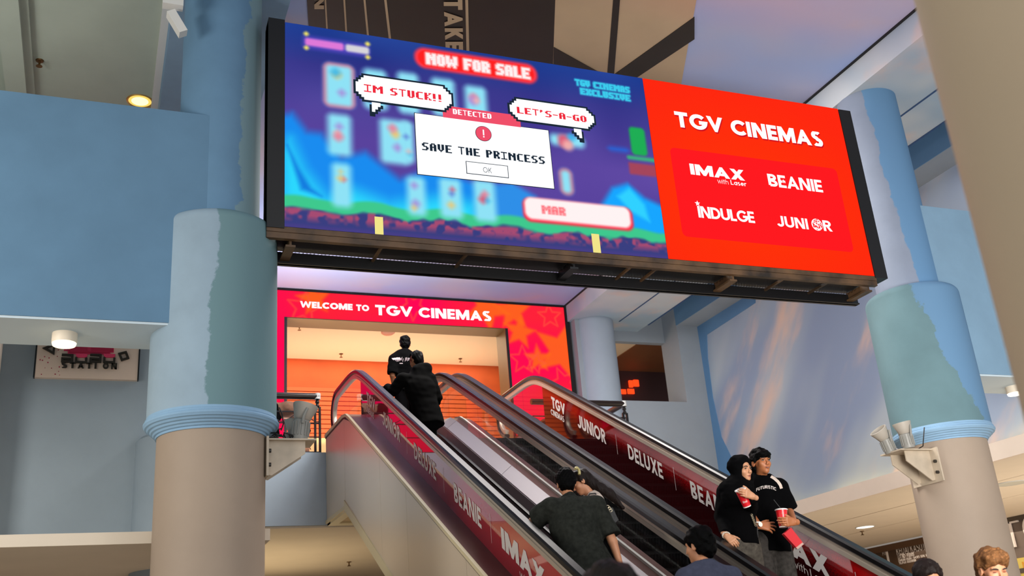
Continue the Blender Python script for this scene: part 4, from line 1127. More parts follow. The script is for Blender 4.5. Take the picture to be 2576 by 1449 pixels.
def face_bits(t, P, M, s, brow, lips, openmouth=False, closed=False, lookr=0.0):
    def ellmesh(c, r, mat, nm, n=12, M_=M):
        mb = MB(); loops = []
        for i in range(n // 2 + 1):
            a = math.pi * i / (n // 2) - math.pi / 2
            loops.append([np.array(c) + M_[0] * r[0] * math.cos(a) * math.cos(b) + M_[1] * r[1] * math.cos(a) * math.sin(b) + M_[2] * r[2] * math.sin(a) for b in np.linspace(0, 2 * math.pi, n, endpoint=False)])
        return fixn(mb.strip(loops).build(nm, mat, t, 60))
    ew, ir = pm('eye_white', '#a3968c', .3), pm('eye_iris', '#150c08', .15)
    for x in (-1, 1):
        e = ellmesh(P(x * .031, .0795, .003), (.0115 * s, .0085 * s, .0048 * s if not closed else .003), ew if not closed else lips, 'eye')
        if not closed: 
            o = ellmesh(P(x * .031 + lookr * .004, .0855, .003), (.0056 * s, .0035 * s, .0047 * s), ir, 'iris'); 
            o2 = ellmesh(P(x * .031, .0845, .0088), (.0145 * s, .0055 * s, .0022 * s), ir, 'upper_lid')
        mb = MB().tube([P(x * .014, .0935, .0205), P(x * .028, .0925, .0255), P(x * .042, .084, .0245), P(x * .05, .076, .019)], [.0035 * s, .0042 * s, .0036 * s, .0016 * s], 6)
        mb.build('eyebrow', brow, t, 60)
    MB().tube([P(-.024, .074, -.0585), P(-.011, .0905, -.0615), P(0, .093, -.0635), P(.011, .0905, -.0615), P(.024, .074, -.0585)], .0019 * s, 6).build('mouth_line', pm('mouth_dark', '#3a1512', .5), t, 60)
    if openmouth:
        ellmesh(P(0, .0895, -.0630), (.0125 * s, .0040 * s, .0042 * s), pm('mouth_dark', '#3a1512', .5), 'mouth')
        ellmesh(P(0, .0925, -.0622), (.008 * s, .0018 * s, .0018 * s), pm('teeth', '#c9bdac', .4), 'teeth')
    MB().tube([P(-.025, .072, -.058), P(-.011, .0875, -.0575), P(0, .0905, -.059), P(.011, .0875, -.0575), P(.025, .072, -.058)], .0030 * s, 6).build('upper_lip', lips, t, 60)
    MB().tube([P(-.023, .072, -.060), P(-.010, .0860, -.067), P(0, .0890, -.0690), P(.010, .0860, -.067), P(.023, .072, -.060)], .0034 * s, 6).build('lower_lip', lips, t, 60)

def person(label, base, F, hgt, skin_m, J=None, face=None, up=(0, 0, 1), top='tee', top_m=None, pants_m=None, shoe_m=None, hair=None, hair_m=None, hv=.009,
           female=False, hem=.30, sleeve=.85, loose=1.0, seed=1, hands=None, facedata=None, group=None, wide=1.0, hijab=None, collar=False, hood=False):
    s = hgt / 1.74; base = np.array(base, float); F = _u([F[0], F[1], 0]); Rt = np.array([F[1], -F[0], 0.]); U = np.array([0, 0, 1.])
    L = lambda r, f, u: base + s * (Rt * r + F * f + U * u)
    sw = .178 if female else .195
    K = dict(pelvis=L(0, 0, .95), chest=L(0, .0, 1.27), neck=L(0, -.01, 1.46), head=L(0, .03, 1.615),
             shR=L(sw, 0, 1.40), shL=L(-sw, 0, 1.40), elR=L(sw + .05, -.03, 1.11), elL=L(-sw - .05, -.03, 1.11), wrR=L(sw + .06, .06, .87), wrL=L(-sw - .06, .06, .87),
             hipR=L(.09, 0, .92), hipL=L(-.09, 0, .92), knR=L(.10, .03, .50), knL=L(-.10, .03, .50), anR=L(.105, -.01, .085), anL=L(-.105, -.01, .085))
    if J: K.update({k: (np.array(v, float)) for k, v in J.items()})
    t = thing('person', label, 'person', base, group)
    face = F if face is None else _u(face)
    M = headframe(face, up); spine = _u(K['neck'] - K['pelvis'])
    TR = _u(K['shR'] - K['shL']); TF = _u(np.cross(spine, TR)) ; TF = TF if TF @ F > 0 else -TF
    TM = np.array([TR, TF, spine])
    # ---- body
    V = Vol(list(K.values()) + [base], .17, hv)
    V.ell(K['chest'], (.158 * s, .108 * s, .19 * s), TM, .04).ell((K['chest'] + K['pelvis']) / 2, (.135 * s, .095 * s, .16 * s), TM, .05).ell(K['pelvis'], (.155 * s, .11 * s, .13 * s), TM, .05)
    V.cap(K['shL'], K['shR'], .055 * s, .055 * s, .04)
    V.cap(K['neck'] - spine * .03, K['head'] - M[2] * .075 * s - M[1] * .012 * s, .052 * s, .047 * s, .02)
    for q in 'RL':
        V.cap(K['sh' + q], K['el' + q], .046 * s, .040 * s, .02).cap(K['el' + q], K['wr' + q], .040 * s, .026 * s, .015)
        V.cap(K['hip' + q], K['kn' + q], .082 * s, .056 * s, .03).cap(K['kn' + q], K['an' + q], .055 * s, .036 * s, .02)
        V.cap(K['an' + q] + F * .0, K['an' + q] + F * .14 * s - U * .045 * s, .036 * s, .03 * s, .02)
    P = add_head(V, K['head'], M, s, female)
    parts = [V.mesh()]
    hands = hands or {}
    for q in 'RL':
        d = _u(K['wr' + q] - K['el' + q]); hd = hands.get(q, {})
        sg = 1 if q == 'R' else -1
        dd = hd.get('d', d); pn = hd.get('pn', -TR * sg); lat = hd.get('lat', TF)
        parts.append(hand(K['wr' + q], dd, pn, lat, hd.get('curl', .45), hd.get('spread', .0), hd.get('thumb'), s * (.92 if female else 1.0), .0034 if hv < .0085 else .005))
    meshobj('body', parts, skin_m, t)
    # ---- top
    top_hem = K['pelvis'] - spine * (hem - .22) * s
    tv = Vol([K['shL'], K['shR'], K['elL'], K['elR'], K['wrL'], K['wrR'], top_hem, K['neck']], .20, max(hv, .0085))
    lo = loose
    tv.cap(K['chest'] + spine * .08 * s, top_hem - spine * .08, .158 * s * lo * wide, .172 * s * lo * wide, .04, fwd=TF, flat=.70, cuts=[(top_hem, -spine)])
    tv.ell(K['chest'] + spine * .02, (.178 * s * lo * wide, .128 * s * lo, .21 * s), TM, .04)
    tv.cap(K['shL'], K['shR'], .070 * s, .070 * s, .05)
    tv.cap(K['neck'] - spine * .075 * s, K['neck'] - spine * .035 * s, .085 * s, .066 * s, .05)
    for q in 'RL':
        sh, el, wr = K['sh' + q], K['el' + q], K['wr' + q]
        if top == 'tee':
            e = sh + (el - sh) * sleeve
            tv.cap(sh, e + (e - sh) * .2, .072 * s * lo, .080 * s * lo, .03, cuts=[(e, el - sh)])
        elif top != 'vest':
            e = el + (wr - el) * .93
            tv.cap(sh, el, .072 * s * lo, .062 * s * lo, .03); tv.cap(el, e, .060 * s * lo, .050 * s * lo, .02, cuts=[(e, wr - el)])
    if hood:
        tv.cap(K['neck'] + TR * -.05 - TF * .02, K['neck'] + TR * .08 - TF * .06 + spine * .03, .075 * s, .08 * s, .04).ell(K['neck'] - TF * .09 - spine * .03, (.12 * s, .06 * s, .12 * s), TM, .04)
    if collar:
        tv.cap(K['neck'] - spine * .03 * s, K['neck'] + spine * .022 * s, .076 * s, .068 * s, .015, cuts=[(K['neck'] + spine * .018, spine)])
    tv.folds(.006 * (lo if lo > 1 else 1), 16, seed, (1, 1, .55)).folds(.0025, 42, seed + 9)
    nb = K['head'] - M[2] * .1 * s
    if not hood:
        tv.cap(K['neck'] - spine * .03 * s + TF * .012, nb + spine * .05, (.060 if not collar else .056) * s, .062 * s, .01, sub=True)
    topo = meshobj('shirt' if top != 'hoodie' else 'hoodie', [tv.mesh()], top_m, t)
    # ---- trousers
    pv = Vol([K['pelvis'], K['hipL'], K['hipR'], K['knL'], K['knR'], K['anL'], K['anR']], .17, max(hv, .010))
    pv.cap(K['pelvis'] + U * .06 * s, K['pelvis'] - U * .05 * s, .15 * s, .165 * s, .04, fwd=TF, flat=.74)
    for q in 'RL':
        pv.cap(K['hip' + q], K['kn' + q], .105 * s, .088 * s, .04).cap(K['kn' + q], K['an' + q] + U * .0, .086 * s, .082 * s, .03, cuts=[(K['an' + q] - U * .02, -U)])
    pv.folds(.005, 18, seed + 3, (1, 1, .6))
    meshobj('trousers', [pv.mesh()], pants_m, t)
    # ---- shoes
    for q in 'RL':
        a = K['an' + q]; sv = Vol([a, a + F * .2, a - F * .1, base], .08, .010)
        g = a - U * (.085 - .045) * s
        sv.cap(g - F * .045 * s, g + F * .16 * s, .05 * s, .042 * s, .02, cuts=[(a - U * .083 * s, -U)]).cap(a, g, .05 * s, .05 * s, .02)
        meshobj('shoe', [sv.mesh()], shoe_m or pm('shoe_dark', '#18171a', .5), t)
    # ---- hair
    if hair:
        hvv = Vol([P(-.12, -.14, -.14), P(.12, .13, .16)] + ([P(-.1, -.2, -.5)] if hair == 'long' else []), .05, .0062)
        def sc(*r): return tuple(x * s for x in r)
        if hair in ('short', 'textured', 'crop'):
            n_ = M[1] * .70 - M[2] * .71
            hvv.ell(P(0, -.018, .045), sc(.089, .108, .097), M, .01, cuts=[(P(0, .088, .060), n_)])
            hvv.ell(P(0, -.055, -.015), sc(.079, .070, .085), M, .02, cuts=[(P(0, -.012, -.02), M[1])])
            if hair == 'textured':
                hvv.ell(P(0, .045, .085), sc(.082, .062, .050), M, .02)
            for x in (-1, 1): hvv.ell(P(x * .083, .005, -.012), sc(.02, .03, .036), M, .01, sub=True)
        elif hair == 'fringe':
            hvv.ell(P(0, -.012, .046), sc(.085, .104, .092), M, .01, cuts=[(P(0, .1, .030), M[1] * .35 - M[2] * .94)])
            hvv.ell(P(0, .052, .058), sc(.074, .056, .044), M, .02, cuts=[(P(0, .1, .036), M[1] * .15 - M[2] * 1.0)])
            hvv.ell(P(0, -.055, -.012), sc(.081, .070, .088), M, .02, cuts=[(P(0, -.008, -.02), M[1])])
            for x in (-1, 1): hvv.cap(P(x * .078, .022, .03), P(x * .076, .02, -.01), .012 * s, .006 * s, .01)
            for x in (-1, 1): hvv.ell(P(x * .088, -.004, -.016), sc(.016, .022, .03), M, .008, sub=True)
        elif hair == 'long':
            hvv.ell(P(0, -.018, .045), sc(.089, .108, .095), M, .01, cuts=[(P(0, .086, .058), M[1] * .66 - M[2] * .75)])
            bk = _u(-M[1] * .55 - U * .85 + np.array([.42, -.15, 0]))
            hvv.cap(P(0, -.06, .0), P(0, -.07, -.05) + bk * .20, .070 * s, .048 * s, .03).cap(P(0, -.07, -.05) + bk * .20, P(0, -.07, -.05) + bk * .20 + (bk - U * .5) * .12, .046 * s, .022 * s, .03)
        hvv.folds({'textured': .0055, 'long': .0022}.get(hair, .004), 60, seed + 5).folds(.0025, 130, seed + 6)
        meshobj('hair', [hvv.mesh()], hair_m, t)
    if facedata: face_bits(t, P, M, s, **facedata)
    return t, K, P, M, topo, TF, TR, spine

def step_z(y):
    k = math.floor((y - 3.9) / .4); return float(smax(smin(nose(3.9 + .4 * k), 4.74, .05), .01, .05))
def onto(topo, origin, dirs, lift=.003):
    """drop points onto a garment along a direction"""
    off = OFF[topo.name]; me = topo.data
    bvh = BVHTree.FromPolygons([v.co for v in me.vertices], [p.vertices[:] for p in me.polygons])
    out = []
    for o_ in origin:
        hit = bvh.ray_cast(Vector(np.array(o_) - off), Vector(dirs))
        out.append(None if hit[0] is None else np.array(hit[0]) + off + np.array(hit[1]) * lift if True else None)
    return out
def print_on(topo, polys, place, d, mat, parent, nm='print', lift=.003, cells=3):
    """flat print: every polygon is cut into small quads and dropped onto the cloth"""
    mb = MB()
    for q in polys:
        if len(q) == 4:
            quads = []; a, b, c, e = [np.array(p) for p in q]
            n = cells
            for i in range(n):
                for j in range(n):
                    f = lambda u, v: (a * (1 - u) + e * u) * (1 - v) + (b * (1 - u) + c * u) * v
                    quads.append([f(i / n, j / n), f((i + 1) / n, j / n), f((i + 1) / n, (j + 1) / n), f(i / n, (j + 1) / n)])
        else: quads = [q]
        for qq in quads:
            pts = onto(topo, [place(p) for p in qq], d, lift) if False else qq
            mb.add([place(p) for p in pts], [tuple(range(len(pts)))])
    V = np.array(mb.v); hits = onto(topo, V, d, lift)
    mb.v = [tuple(h if h is not None else v) for h, v in zip(hits, V)]
    bad = {i for i, h in enumerate(hits) if h is None}
    mb.f = [f for f in mb.f if not any(i in bad for i in f)]; mb.m = [0] * len(mb.f)
    if mb.f: return mb.build(nm, mat, parent)

BLK, BLK2 = cloth('cloth_black', '#040405'), cloth('cloth_black_hoodie', '#050505')
OLIVE = cloth('cloth_washed_olive', '#292b27', .28)
NAVY = cloth('cloth_blue_grey', '#454859', .12)
DENIM = cloth('cloth_dark_denim', '#3a3734', .35); DENIM2 = cloth('cloth_grey_denim', '#4b463f', .35)
OFFW = cloth('cloth_off_white', '#cdbdb0'); PRN = pm('print_white', '#c9bdb6', .7)
SK1, SK2, SK3, SK4 = skin('skin_tan', '#a8673f'), skin('skin_light', '#c98d68'), skin('skin_fair', '#bf8a67'), skin('skin_brown', '#94603f')  # four skin tones, the last one the darkest brown
BROW, LIP = pm('brow_dark', '#140d0a', .7), pm('lip_red', '#8a4636', .5)

# man in black tee coming down, cup and box in his left hand
Y0 = 7.72
b8 = (at(1895, 1150, Y=Y0)[0] + .02, Y0, step_z(Y0)); h8 = at(1910, 1126, Y=Y0)[2] - b8[2]
hd8 = at(1914, 1164, Y=7.66)
t8, K8, P8, M8, top8, TF8, TR8, sp8 = person(
    'man in black tee with white shoulder stripes descending with a red cup and red box', b8, (-.12, -1), h8, SK1,
    J=dict(head=hd8, neck=at(1916, 1208, Y=7.72), shR=at(1892, 1228, Y=7.74), shL=at(1960, 1226, Y=7.60), elR=at(1884, 1290, Y=7.80), wrR=at(1909, 1322, Y=7.50),
           elL=at(1984, 1283, Y=7.62), wrL=at(1998, 1313, Y=7.285)),
    face=(-.02, -1, .02), top='tee', top_m=BLK, pants_m=DENIM, hair='fringe', hair_m=HAIRB, hv=.0066, hem=.36, sleeve=.98, loose=1.12, seed=4,
    hands=dict(R=dict(d=(.9, -.25, -.15), pn=(.2, .9, -.2), lat=(.1, .1, 1), curl=[.25, .3, .35, .4], spread=.28), L=dict(d=(-.92, -.15, .02), pn=(.05, .98, .1), lat=(.05, 0, 1), curl=[.5, .55, .55, .6])),
    facedata=dict(brow=BROW, lips=LIP, openmouth=True, lookr=.3))
# shoulder stripes and chest lettering
def camdir(px, py): return _u(ray(px, py))
for pts, wpx in (([(1940, 1198), (1950, 1204), (1959, 1212), (1965, 1221), (1968, 1230)], 7.5), ([(1892, 1199), (1886, 1206), (1881, 1215), (1878, 1226)], 7)):
    print_on(top8, ribbon(pts, wpx, False), lambda p: at(p[0], p[1], Y=7.1), camdir(1925, 1215), OFFW, t8, 'shoulder_stripe', .004, 4)
polys, wd = text_polys('FUTURISTIC', .2, .12)
def arcpx(p):
    u = p[0] / wd; return at(1901 + 53 * u, 1237 - 2 * u - 7 * math.sin(math.pi * u) - 8.5 * p[1], Y=7.1)
print_on(top8, polys, arcpx, camdir(1927, 1232), PRN, t8, 'chest_lettering', .004, 2)
wt = K8['wrR']; d_ = _u(np.array(K8['wrR']) - K8['elR'])
MB().tube([wt + .031 * (math.cos(a) * _u(np.cross(d_, [0, 0, 1])) + math.sin(a) * _u(np.cross(d_, np.cross(d_, [0, 0, 1])))) for a in np.linspace(0, 6.29, 16)], .006, 6).build('watch_strap', pm('steel_watch', '#b9b4a8', .3, metal=.7), t8, 50)
ctr = wt + np.array([-.008, -.033, .004]); fixn(MB().prism(arc(ctr[0], ctr[2], .02, .02, 0, 340, 17), 1, ctr[1] - .006, ctr[1] + .004).build('watch_face', pm('watch_face', '#e6e2d8', .3), t8))

# woman in black headscarf
Y0 = 7.52
b7 = (at(1843, 1180, Y=Y0)[0] - .03, Y0, step_z(Y0)); h7 = at(1858, 1150, Y=Y0)[2] - b7[2]
hd7 = at(1866, 1183, Y=7.50)
f7 = (.20, -.97, -.05)
t7, K7, P7, M7, top7, TF7, TR7, sp7 = person(
    'smiling woman in black headscarf and black top holding a red cup beside the man', b7, (.12, -1), h7, SK3,
    J=dict(head=hd7, neck=at(1857, 1219, Y=7.55), shR=at(1824, 1237, Y=7.58), shL=at(1876, 1240, Y=7.47), elR=at(1814, 1300, Y=7.62), wrR=at(1827, 1347, Y=7.42),
           elL=at(1886, 1276, Y=7.44), wrL=at(1894, 1249, Y=7.075)),
    face=f7, up=(-.06, 0, 1), top='long', top_m=BLK, pants_m=DENIM2, hair=None, hv=.0066, female=True, hem=.24, loose=.98, seed=7,
    hands=dict(R=dict(d=(.28, -.5, -.6), pn=(.5, .6, -.3), lat=(.75, -.3, .4), curl=.55), L=dict(d=(-.88, -.12, .30), pn=(.05, .98, .1), lat=(.25, 0, .95), curl=[.45, .5, .5, .55])),
    facedata=dict(brow=BROW, lips=pm('lip_pink', '#a0483f', .4), openmouth=False, lookr=.8))
hj = Vol([P7(-.15, -.2, -.30), P7(.15, .16, .16), K7['shL'], K7['shR']], .10, .0072)
hj.ell(P7(0, -.022, .040), (.096, .112, .104), M7, .01).ell(P7(0, -.020, -.06), (.088, .100, .105), M7, .03)
hj.cap(P7(0, -.02, -.10), K7['neck'] - sp7 * .06 + TF7 * .02, .085, .125, .05, fwd=TF7, flat=.85)
hj.cap(K7['shR'] * .7 + K7['neck'] * .3 + TF7 * .03, K7['shL'] * .7 + K7['neck'] * .3 + TF7 * .04, .085, .09, .05)
hj.ell(K7['chest'] + TF7 * .075 + sp7 * .06, (.11, .06, .11), np.array([TR7, TF7, sp7]), .05)
hj.ell(P7(0, .105, -.018), (.060, .085, .088), M7, .012, sub=True)
hj.folds(.005, 28, 3).folds(.002, 60, 5)
meshobj('headscarf', [hj.mesh()], cloth('cloth_scarf_black', '#050506'), t7)
print_on(top7, ribbon([(1841, 1217), (1850, 1228), (1858, 1236)], 5, False), lambda p: at(p[0], p[1], Y=6.9), camdir(1850, 1228), OFFW, t7, 'collar_edge', .006, 4)
wv = K7['wrR']; d_ = _u(np.array(K7['wrR']) - K7['elR'])
mb = MB()
for a in np.linspace(0, 6.28, 14, endpoint=False):
    c = wv + .030 * (math.cos(a) * _u(np.cross(d_, [0, 0, 1])) + math.sin(a) * _u(np.cross(d_, np.cross(d_, [0, 0, 1]))))
    mb.lathe(c[0], c[1], [(.002, c[2] - .007), (.007, c[2] - .003), (.007, c[2] + .003), (.002, c[2] + .007)], 8)
fixn(mb.build('pearl_bracelet', pm('pearl', '#d8cfc0', .3), t7, 60))

# man and woman close together on the left escalator
def tread_under(y): return step_z(y)
pel3 = at(1478, 1398, Y=7.72)
b3 = (pel3[0] + .02, 7.75, tread_under(7.75))
t3, K3, P3, M3, top3, TF3, TR3, sp3 = person(
    'man in washed olive tee leaning his left elbow on the handrail, seen from behind', b3, (-.15, 1), 1.70, SK2,
    J=dict(pelvis=pel3, chest=at(1446, 1322, Y=7.80), neck=at(1430, 1252, Y=7.90), head=at(1424, 1218, Y=8.02), shL=at(1384, 1276, Y=7.86), shR=at(1500, 1274, Y=7.76),
           elL=at(1340, 1314, Y=8.02), wrL=at(1340, 1314, Y=8.02) + np.array([.12, .24, -.02]), elR=at(1541, 1362, Y=7.68), wrR=at(1560, 1420, Y=7.66)),
    face=(.28, .93, -.28), up=(.05, .25, 1), top='tee', top_m=OLIVE, pants_m=BLK, hair='short', hair_m=HAIRB, hv=.0085, hem=.42, sleeve=.86, loose=1.22, seed=11, collar=True,
    hands=dict(R=dict(d=(.10, .05, -1), pn=(-.8, .5, 0), lat=(.3, .8, -.1), curl=.5), L=dict(curl=.4)))
b4 = (4.10, 8.12, tread_under(8.12))
t4, K4, P4, M4, top4, TF4, TR4, sp4 = person(
    'woman with long dark hair and off white top leaning close to the man in olive', b4, (-.9, -.1), 1.52, SK2,
    J=dict(head=at(1462, 1214, Y=8.12), neck=at(1484, 1240, Y=8.10), shL=at(1504, 1262, Y=7.99), shR=at(1478, 1262, Y=8.28), chest=at(1500, 1300, Y=8.13), elL=at(1490, 1320, Y=7.98), wrL=at(1466, 1330, Y=8.02)),
    face=(-.80, .25, -.42), up=(-.42, .2, .8), top='vest', top_m=OFFW, pants_m=BLK, hair='long', hair_m=HAIRD, hv=.0085, female=True, hem=.2, seed=14)
p = at(1452, 1187, Y=8.02)
fixn(MB().tube([p + np.array([.05 * math.cos(a) * .6, .02 * math.cos(a), .035 * math.sin(a)]) for a in np.linspace(-.6, 2.4, 9)], .013, 8).build('hair_clip', pm('clip_cream', '#cdbf82', .4), t4, 50))
# hood man and the man ahead of him
b2 = (3.86, 12.32, tread_under(12.32))
t2, K2, P2, M2, top2, TF2, TR2, sp2 = person(
    'man in black hoodie stooping with his left hand on the handrail, seen from behind', b2, (-.1, 1), 1.70, SK4,
    J=dict(pelvis=at(1078, 1050, Y=12.2), chest=at(1058, 985, Y=12.25), neck=at(1054, 938, Y=12.35), head=at(1047, 908, Y=12.48), shL=at(1013, 953, Y=12.3), shR=at(1081, 954, Y=12.3),
           elL=at(990, 984, Y=12.38), wrL=at(972, 974, Y=12.52), elR=at(1099, 1000, Y=12.3), wrR=at(1085, 1040, Y=12.5)),
    face=(-.45, .85, -.25), top='hoodie', top_m=BLK2, pants_m=BLK, hair='short', hair_m=HAIRB, hv=.010, hem=.34, loose=1.15, seed=21, hood=True,
    hands=dict(L=dict(d=(-.75, .55, .12), pn=(0, 0, -1), lat=(.5, .8, 0), curl=.5)))
b1 = (at(1018, 862, Y=14.2)[0], 14.2, 4.757); h1 = at(1018, 845, Y=14.2)[2] - b1[2]
t1, K1, P1, M1, top1, TF1, TR1, sp1 = person(
    'man in black tee with white script on its back, atop the left escalator', b1, (-.03, 1), h1, SK4,
    J=dict(head=at(1019, 866, Y=14.23), shL=at(990, 905, Y=14.2), elL=at(987, 945, Y=14.15), wrL=at(992, 982, Y=14.25)),
    face=(.25, .95, 0), top='tee', top_m=BLK, pants_m=BLK, hair='short', hair_m=HAIRB, hv=.010, hem=.34, sleeve=.9, loose=1.1, seed=25)
rr = random.Random(8); polys = []
for k in range(13):
    x = k * .052 + (.05 if k > 8 else 0)
    hh = rr.uniform(.5, 1.25); sl = .03
    polys += ribbon([(x, rr.uniform(-.4, .1)), (x + sl, hh)], .018, False)
    if rr.random() < .4: polys += ribbon([(x, rr.uniform(.2, .9)), (x + .05, rr.uniform(.2, .9))], .16, False)
polys += ribbon([(.28, -.9), (.42, -.9)], .25, False)
print_on(top1, polys, lambda p: at(989 + 42 * p[0] / .72, 905 - 8.5 * p[1] + 2, Y=13.6), camdir(1006, 902), PRN if False else pm('print_pinkish', '#c9b6bd', .7), t1, 'back_script', .004, 2)

# lower left escalator: man in blue grey polo
Y0 = 5.95
b6 = (at(1762, 1380, Y=Y0)[0], Y0, tread_under(Y0)); h6 = at(1760, 1326, Y=Y0)[2] - b6[2]
person('man with thick black hair and blue grey polo, seen from behind, lower left escalator', b6, (-.05, 1), h6, SK2,
       J=dict(head=at(1758, 1374, Y=6.0), neck=at(1770, 1424, Y=5.93), shL=at(1727, 1462, Y=5.93), shR=at(1838, 1456, Y=5.93)),
       face=(-.42, .9, -.05), top='tee', top_m=NAVY, pants_m=BLK, hair='short', hair_m=HAIRB, hv=.009, hem=.3, loose=1.12, seed=31, collar=True)
# crown of a head near the camera
p = at(1536, 1424, Y=2.95)
person('person near the camera, only the dark brown crown of the head in view', (p[0], 2.95, 0), (.2, 1), p[2], SK2, top='tee', top_m=BLK, pants_m=BLK, hair='textured', hair_m=HAIRD, hv=.011, seed=35)
# two people low on the right escalator, facing the camera
Y0 = 5.24
p = at(2478, 1384, Y=Y0); b9 = (p[0], Y0, step_z(Y0))
person('young man with bleached tousled hair looking down, low on the right escalator', b9, (-.2, -1), p[2] - b9[2], SK2, face=(-.30, -.9, -.28), top='tee', top_m=BLK, pants_m=DENIM,
       hair='textured', hair_m=HAIRBL, hv=.0085, seed=41, facedata=dict(brow=BROW, lips=LIP, closed=True))
Y0 = 5.36
p = at(2322, 1413, Y=Y0); b10 = (p[0], Y0, step_z(Y0))
person('person with swept back dark hair low on the right escalator, below the brown fascia', b10, (-.3, -1), p[2] - b10[2], SK2, face=(-.45, -.9, -.15), top='tee', top_m=BLK, pants_m=DENIM,
       hair='short', hair_m=HAIRD, hv=.0085, seed=44, facedata=dict(brow=BROW, lips=LIP))

# someone bending over behind the left railing
q0 = at(728, 1010, Y=15.7)
person('person in a beige top bending down behind the left railing, mostly hidden', (q0[0] - .28, 15.7, 4.75), (1, -.1), 1.68, SK2,
       J=dict(pelvis=q0 + [-.26, .05, -.16], chest=q0 + [.02, 0, -.14], neck=q0 + [.16, 0, -.32], head=q0 + [.20, 0, -.50], shR=q0 + [.12, -.18, -.24], shL=q0 + [.12, .18, -.24],
              elR=q0 + [.16, -.2, -.52], elL=q0 + [.16, .2, -.52], wrR=q0 + [.22, -.16, -.72], wrL=q0 + [.22, .16, -.72]),
       face=(.5, 0, -.85), up=(.85, 0, .5), top='tee', top_m=cloth('cloth_beige', '#8d6a58'), pants_m=BLK, hair='short', hair_m=HAIRB, hv=.012, seed=51)

# ---------------------------------------------------------------- things they hold
CUPR, CUPW = pm('cup_red', '#d31420', .35, coat=.3), pm('cup_white', '#e6ddd8', .35)
def cup(label, top, bot, r0, r1, lid=True, straw=None, marks=None):
    top, bot = np.array(top, float), np.array(bot, float); axis = _u(top - bot); L = np.linalg.norm(top - bot)
    t = thing('paper_cup', label, 'cup', bot)
    u = _u(np.cross(axis, [0, 1, 0])); v = np.cross(axis, u)
    def ring(z, r): return [bot + axis * z + r * (math.cos(a) * u + math.sin(a) * v) for a in np.linspace(0, 2 * math.pi, 28, endpoint=False)]
    rad = lambda z: r1 + (r0 - r1) * z / L
    fixn(MB().strip([ring(z, rad(z)) for z in (L * .05, L * .35, L * .65, L * .96)]).build('sleeve', CUPR, t, 50))
    fixn(MB().strip([ring(0, rad(0) * .97), ring(0, rad(0)), ring(L * .06, rad(L * .06) + .0005), ring(L * .06, rad(0) * .8)]).build('base_rim', CUPW, t, 50))
    if lid:
        fixn(MB().strip([ring(L * .93, r0 * 1.0), ring(L * .93, r0 * 1.08), ring(L * .99, r0 * 1.09), ring(L * 1.0, r0 * 1.02), ring(L * 1.015, r0 * .9), ring(L * 1.015, .002)]).build('lid', CUPW, t, 40))
    if straw is not None:
        MB().tube([top, top + np.array(straw)], .0035, 8).build('straw', pm('straw_black', '#17171a', .4), t, 50)
    # white marks near the lower half, facing the camera
    cd = _u(np.array([0, 0, H]) - bot); cd = _u(cd - axis * (cd @ axis)); sd = np.cross(axis, cd)
    mb = MB(); rr = random.Random(2)
    for k in range(5):
        a0 = -.55 + .22 * k; z0 = L * .27; hh = L * rr.uniform(.09, .13)
        for (z1, z2, da) in ((z0, z0 + hh, .07), (z0 + hh * .4, z0 + hh * .6, .16)):
            mb.add([bot + axis * z + (rad(z) + .0012) * (math.cos(a) * cd + math.sin(a) * sd) for z, a in ((z1, a0), (z1, a0 + da), (z2, a0 + da), (z2, a0))], [(0, 1, 2, 3)])
    mb.build('logo_marks', CUPW, t)
    return t
cup('red paper cup with white lid and black straw in the man\'s left hand', at(1965, 1281, Y=7.33), at(1971, 1327, Y=7.33), .050, .035, True, (-.045, .02, .085))
cup('tilted red paper cup held up by the woman in the headscarf', at(1862, 1230, Y=7.12), at(1880, 1275, Y=7.14), .046, .032, True)
c = [at(1972, 1343, Y=7.30), at(1990, 1327, Y=7.30), at(2019, 1364, Y=7.30), at(2003, 1377, Y=7.30)]
pb = thing('snack_box', 'flat red cardboard snack box hanging from the man\'s left hand below the cup', 'box', c[3])
n_ = np.array([0, .03, 0])
fixn(MB().hexa(c, [q + n_ for q in c]).build('box_body', pm('box_red', '#c4202a', .5), pb))
e = [c[3] * 1.0, c[2] * 1.0, c[2] + (c[2] - c[1]) * .13, c[3] + (c[3] - c[0]) * .13]
fixn(MB().hexa([q + n_ * .1 for q in e], [q + n_ * .9 for q in e]).build('box_rim', pm('box_cream', '#b9958a', .6), pb))
# black handbag of the long haired woman
hb = thing('handbag', 'small black handbag on a strap behind the long haired woman', 'bag', at(1540, 1320, Y=8.0))
q = [at(1521, 1290, Y=7.98), at(1541, 1276, Y=7.98), at(1556, 1308, Y=7.98), at(1539, 1322, Y=7.98)]
fixn(MB().hexa(q, [p + np.array([.02, .09, 0]) for p in q]).build('bag_body', pm('bag_leather', '#17181a', .45, bump=.2, bscale=90), hb))
o = hb.children[0]
MB().tube([q[0], at(1522, 1282, Y=7.97), at(1513, 1258, Y=7.97), at(1497, 1241, Y=7.98), at(1484, 1242, Y=8.0), at(1477, 1252, Y=8.0)], .006, 8).build('strap', pm('bag_strap', '#121214', .5), hb, 60)
mb = MB()
for k, (x, y) in enumerate(((1524, 1277), (1529, 1275), (1533, 1279), (1536, 1284))):
    a = at(x, y, Y=7.95); mb.tube([a + .014 * np.array([math.cos(v), 0, math.sin(v)]) for v in np.linspace(0, 6.28, 10)], .0035, 6)
mb.build('chain', pm('chain_metal', '#b0a58d', .3, metal=.8), hb, 60)
